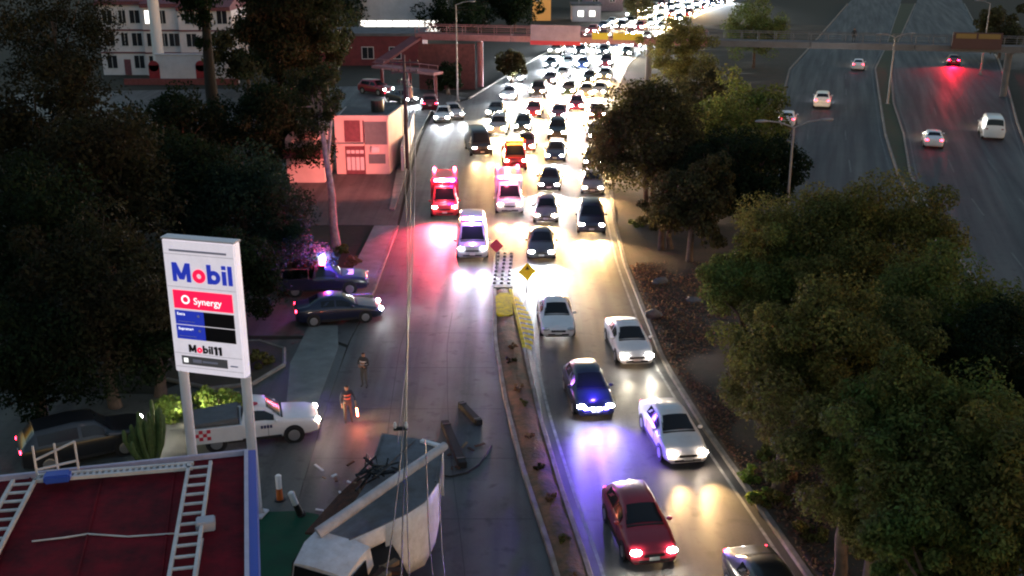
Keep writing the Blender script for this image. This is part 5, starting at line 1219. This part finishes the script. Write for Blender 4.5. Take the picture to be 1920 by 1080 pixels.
# right hand belt: (px, py, crown height, rx, ry, rz, leaf, label)
for i, (x, y, z, rx, ry, rz, lf, nc, lb) in enumerate([
    (1220, 255, 5.6, 4.4, 4.4, 4.4, 'brown', 110, 'dark round tree leaning over the queue beside the street lamp'),
    (1385, 235, 5.6, 4.3, 4.5, 4.0, 'green', 75, 'green round tree beside the near highway lane'),
    (1275, 95, 6.0, 4.6, 4.6, 3.8, 'olive', 60, 'olive tree by the footbridge above the far jam'),
    (1418, 50, 6.0, 4.8, 4.8, 4.2, 'green', 65, 'green tree at the top beyond the footbridge'),
    (1315, 175, 4.6, 3.2, 3.2, 2.8, 'brown', 40, 'small brown tree between two bigger green ones'),
    (1250, 400, 2.6, 2.4, 2.2, 1.6, 'brown', 26, 'low brown tree with red bark by the kerb'),
    (1335, 320, 4.0, 3.0, 3.0, 2.8, 'dark', 40, 'dark tree behind the low brown one'),
    (1300, 370, 4.4, 2.6, 2.6, 2.8, 'brown', 45, 'brown tree with low branches between kerb and thicket'),
    (1425, 330, 5.0, 3.2, 3.2, 3.0, 'dark', 50, 'dark green tree left of the double arm lamp'),
    (1520, 465, 6.4, 3.6, 3.4, 3.2, 'olive', 75, 'tall olive tree in front of the double arm lamp'),
    (1650, 480, 6.6, 3.4, 3.2, 3.2, 'olive', 75, 'tall olive tree nearest the highway lanes'),
    (1420, 545, 5.2, 2.6, 2.8, 2.8, 'green', 55, 'green tree crown next to the verge path'),
    (1760, 610, 6.0, 3.2, 3.0, 3.0, 'green', 65, 'green tree right of the two tall olive trees'),
    (1580, 680, 6.0, 3.3, 3.0, 3.2, 'olive', 75, 'olive tree in the middle of the right thicket'),
    (1475, 705, 4.8, 2.3, 2.3, 2.6, 'olive', 50, 'slim olive tree beside the white verge side sedan'),
    (1870, 700, 5.6, 2.8, 2.8, 3.0, 'dark', 55, 'dark tree at the right frame edge'),
    (1720, 830, 6.0, 3.0, 2.8, 2.8, 'green', 75, 'green tree low in the right thicket'),
    (1600, 850, 4.8, 2.2, 2.0, 2.3, 'olive', 50, 'olive tree above the leaf litter slope'),
    (1520, 600, 4.6, 2.4, 2.4, 2.6, 'olive', 55, 'olive tree filling the front of the right thicket'),
    (1660, 740, 4.6, 2.4, 2.2, 2.6, 'olive', 55, 'olive tree half hidden inside the right thicket'),
    (1650, 940, 3.8, 1.7, 1.6, 1.9, 'olive', 40, 'small olive tree at the lower edge of the thicket'),
    (1890, 960, 5.6, 2.6, 2.4, 2.6, 'olive', 65, 'olive tree in the lower right corner'),
    (1770, 1010, 5.0, 2.2, 1.9, 2.3, 'green', 55, 'green tree at the bottom beside the litter slope')]):
    tree('broadleaf_tree', lb, below(x, y, z), z, rx, ry, rz, lf, int(nc * 1.35), 500 if y > 400 else 220, .26 if y < 400 else .15, 11 + i, GR, cr=.27, fill=.6, trunk_r=.2, trunks=2 if i in (0, 5) else 1)
# left bank
for i, (x, y, z, rx, ry, rz, lf, nc, sz, lb) in enumerate([
    (455, 390, 3.6, 4.6, 4.5, 3.6, 'teal', 90, .36, 'wide dark green tree mass left of the corner building'),
    (330, 345, 4.6, 4.6, 4.4, 4.0, 'dark', 75, .40, 'dark tree between the townhouses and the wide tree mass'),
    (345, 250, 4.2, 5.5, 5, 3.6, 'dark', 70, .45, 'dark tree directly below the white boundary wall'),
    (520, 235, 4.5, 4.6, 4, 4.2, 'dark', 70, .42, 'dark tree filling the gap under the tall gum tree'),
    (100, 60, 9.0, 7.5, 6, 7.0, 'dusk', 60, .5, 'large dark tree at the top left corner'),
    (70, 230, 7.5, 6, 5, 5.5, 'dusk', 60, .45, 'thin dark tree at the left frame edge'),
    (190, 340, 6.5, 5, 4.6, 4.8, 'dusk', 60, .42, 'loose dark tree above and left of the price sign'),
    (40, 450, 5.5, 4.2, 4, 4.2, 'dark', 60, .38, 'dark tree at the left edge behind the station'),
    (190, 560, 5.0, 4.0, 3.4, 4.0, 'dusk', 65, .34, 'loose dark tree directly left of the price board'),
    (420, 520, 2.8, 3.2, 2.8, 2.6, 'dark', 60, .32, 'low dark tree showing right behind the price sign'),
    (60, 660, 3.4, 2.8, 2.6, 2.8, 'dark', 55, .30, 'dark tree behind the black wagon'),
    (290, 640, 2.6, 2.6, 2.3, 2.2, 'dark', 50, .30, 'low dark tree left of the sign posts'),
    (545, 470, 2.2, 2.4, 2.2, 1.9, 'teal', 45, .28, 'low dark tree beside the police pickup')]):
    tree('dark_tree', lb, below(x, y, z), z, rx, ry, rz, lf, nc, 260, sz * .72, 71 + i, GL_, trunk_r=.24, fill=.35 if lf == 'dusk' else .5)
# tall gum trees
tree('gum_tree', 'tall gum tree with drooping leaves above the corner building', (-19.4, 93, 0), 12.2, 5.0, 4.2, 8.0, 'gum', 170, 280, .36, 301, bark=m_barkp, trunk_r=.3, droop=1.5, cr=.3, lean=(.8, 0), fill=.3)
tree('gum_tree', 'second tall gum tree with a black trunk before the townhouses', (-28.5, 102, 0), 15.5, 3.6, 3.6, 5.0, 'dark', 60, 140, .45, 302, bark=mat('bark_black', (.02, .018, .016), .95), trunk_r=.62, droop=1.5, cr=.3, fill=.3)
tree('kerb_tree', 'slim tree with red lit trunk beside the sidewalk', (*P(632, 470)[:2], 0), 9.8, 2.0, 2.0, 2.2, 'gum', 30, 150, .24, 303, bark=m_barkp, trunk_r=.26, lean=(-.7, .4))
# far trees behind the bridge and at the top
for i, (x, y, z, r_, lf, lb) in enumerate([(850, 20, 5, 6, 'dark', 'far dark tree beside the warehouse'), (905, 5, 5, 6, 'teal', 'far teal tree beyond the footbridge'), (965, 8, 5, 5, 'dark', 'far dark tree left of the orange kiosk'),
                                       (620, 10, 6, 7, 'dark', 'far dark tree left of the warehouse'), (1880, 60, 4, 5, 'brown', 'far brown tree by the right pillars'), (1195, 8, 4, 4, 'brown', 'far brown tree amid the far jam'),
                                       (500, 20, 7, 7, 'dark', 'far dark tree behind the tall gum tree'), (460, 95, 5, 5, 'brown', 'brown tree right of the white boundary wall'), (840, 140, 2.4, 2.2, 'dark', 'small dark tree under the footbridge ramp'), (960, 118, 2.6, 2.4, 'brown', 'brown shrub tree under the footbridge')]):
    tree('far_tree', lb, below(x, y, z), z, r_, r_, r_ * .8, lf, 45, 110, .6 if r_ > 4 else .4, 401 + i, 'far trees')
# shrubs
def shrub(name, label, base, rx, rz, leaf, seed, n=16, per=90, size=.16, group=None, ry=None):
    o = empty(name, base, 0, label, 'shrub', group); pts, nrm, cs, rs = crown_points(rx, ry or rx, rz, n, per, seed, .4, .4)
    pts[:, 2] = np.abs(pts[:, 2] + rz * .55) + .03; obj('foliage', leaf_mesh('foliage', pts, nrm, size, rs), LEAF[leaf], o)
    s_ = MB(); rq = random.Random(seed)
    for k in range(5): a = rq.uniform(0, 6.28); s_.tube([(0, 0, -.03), (math.cos(a) * rx * .3, math.sin(a) * rx * .3, rz * .6), (math.cos(a) * rx * .6, math.sin(a) * rx * .6, rz * 1.1)], [.03, .02, .006], n=5)
    s_.build('stems', m_bark, o); return o
shrub('shrub', 'yellow green shrub lit behind the white pickup', (-12.6, 41.6, 0), 1.5, .95, 'bright', 501, 24, 120, .2, ry=.8)
shrub('shrub', 'smaller lit shrub at the left of the pickup bed', (-14.3, 41.3, 0), .9, .7, 'bright', 502, 16, 100, .18)
shrub('shrub', 'dark shrub on the planting island behind the pickup nose', (-12.4, 46.4, .15), 1.3, .5, 'olive', 503, 16, 90, .18)
for i, (x, y, lb) in enumerate([(1405, 905, 'yellow green shrub at the kerb above the litter slope'), (1420, 945, 'second kerb shrub just below the yellow green one'), (1200, 430, 'bright grass clump at the kerb near the first queued wagon'), (640, 478, 'dark green shrub at the sidewalk end'),
                            (662, 500, 'reddish shrub beside the sidewalk'), (1455, 960, 'olive shrub on the litter slope'), (1530, 1010, 'larger olive shrub near the bottom of the litter slope'), (1480, 905, 'dry brown shrub in the middle of the litter slope'), (1560, 960, 'dry shrub at the foot of the thicket'), (1590, 1050, 'dry shrub low in the corner of the slope'), (1440, 870, 'green shrub under the thicket edge')]):
    p = P(x, y); shrub('shrub', lb, (p.x, p.y, .1), .55 if i not in (2, 6) else .8, .45, ['bright', 'bright', 'green', 'green', 'dry', 'olive', 'olive', 'dry', 'dry', 'dry', 'green'][i], 520 + i, 12, 80, .15)
rs = np.random.RandomState(5)
names = ['first', 'second', 'third', 'fourth', 'fifth', 'sixth', 'seventh', 'eighth', 'ninth', 'tenth', 'eleventh', 'twelfth', 'thirteenth', 'fourteenth']
for i in range(13):
    y = 19 + i * 2.5 + rs.uniform(-.5, .5); x = (interp_x(MED_L, y) + interp_x(MED_R, y)) / 2 + rs.uniform(-.12, .12)
    shrub('median_plant', f'low dry plant on the median soil, {names[i]} from the camera', (x, y, .18), .28 + rs.uniform(0, .14), .16, ['dry', 'olive', 'dry', 'brown'][i % 4], 600 + i, 8, 40, .10, 'dry plants on the median')
# organ pipe like cactus in front of the black wagon
ct = empty('cactus', (*P(285, 868)[:2], 0), 0, 'tall many stemmed green cactus left of the sign posts', 'cactus')
rq = random.Random(9); mc = mat('cactus_green', (.075, .12, .035), .7, var=.35, vscale=6, bump=.5, bscale=30)
for k in range(22):
    a = rq.uniform(0, 6.28); r_ = rq.uniform(.05, .55); h_ = rq.uniform(1.6, 2.7) - r_ * .8; x, y = math.cos(a) * r_, math.sin(a) * r_
    s_ = MB(); o1 = rq.uniform(.5, .9)
    s_.tube([(x * .4, y * .4, -.02), (x * (1 + o1 * .6), y * (1 + o1 * .6), h_ * .35), (x * (1.2 + o1), y * (1.2 + o1), h_ * .7), (x * (1.25 + o1), y * (1.25 + o1), h_ * .95), (x * (1.25 + o1), y * (1.25 + o1), h_)], [.08, .10, .10, .075, .02], n=7)
    s_.build('stem', mc, ct, smooth=40)
# leaf litter on the right slope and on the verge: uncountable
n = 16000; yv = rs.uniform(18, 62, n); f = rs.beta(1.1, 2.0, n); xv = np.array([interp_x(AV_R, q) for q in yv]) + .3 + f * 6.0
pts = np.stack([xv, yv, .16 + .22 * np.sin(np.pi * np.clip(f * .6, 0, 1)) + rs.uniform(0, .06, n)], 1); nn = rs.normal(size=(n, 3)) * .5 + np.array([0, 0, 1]); nn /= np.linalg.norm(nn, axis=1, keepdims=True)
tag(obj('leaf_litter', leaf_mesh('leaf_litter', pts, nn, .16, rs, .6), LEAF['litter']), 'dry brown leaf litter covering the soil verge', 'leaf litter', kind='stuff')
# stones on the verge
for i, (x, y, lb) in enumerate([(1238, 538, 'grey boulder on the verge below the brown tree'), (1225, 600, 'dark stone on the verge near the road'), (1300, 575, 'brown stone beside the dark one')]):
    p = P(x, y); b = MB(); b.ell((0, 0, .2), (.5, .35, .32), 9, 6)
    b.v = [tuple(Vector(q) * (1 + .25 * mnoise.noise((q[0] * 3 + i, q[1] * 3, q[2] * 3)))) for q in b.v]; o = b.build('boulder', mat('stone_grey', (.10, .095, .10), .9, var=.3, vscale=3), None, smooth=40); o.location = (p.x, p.y, .08); tag(o, lb, 'stone', 'stones on the verge')
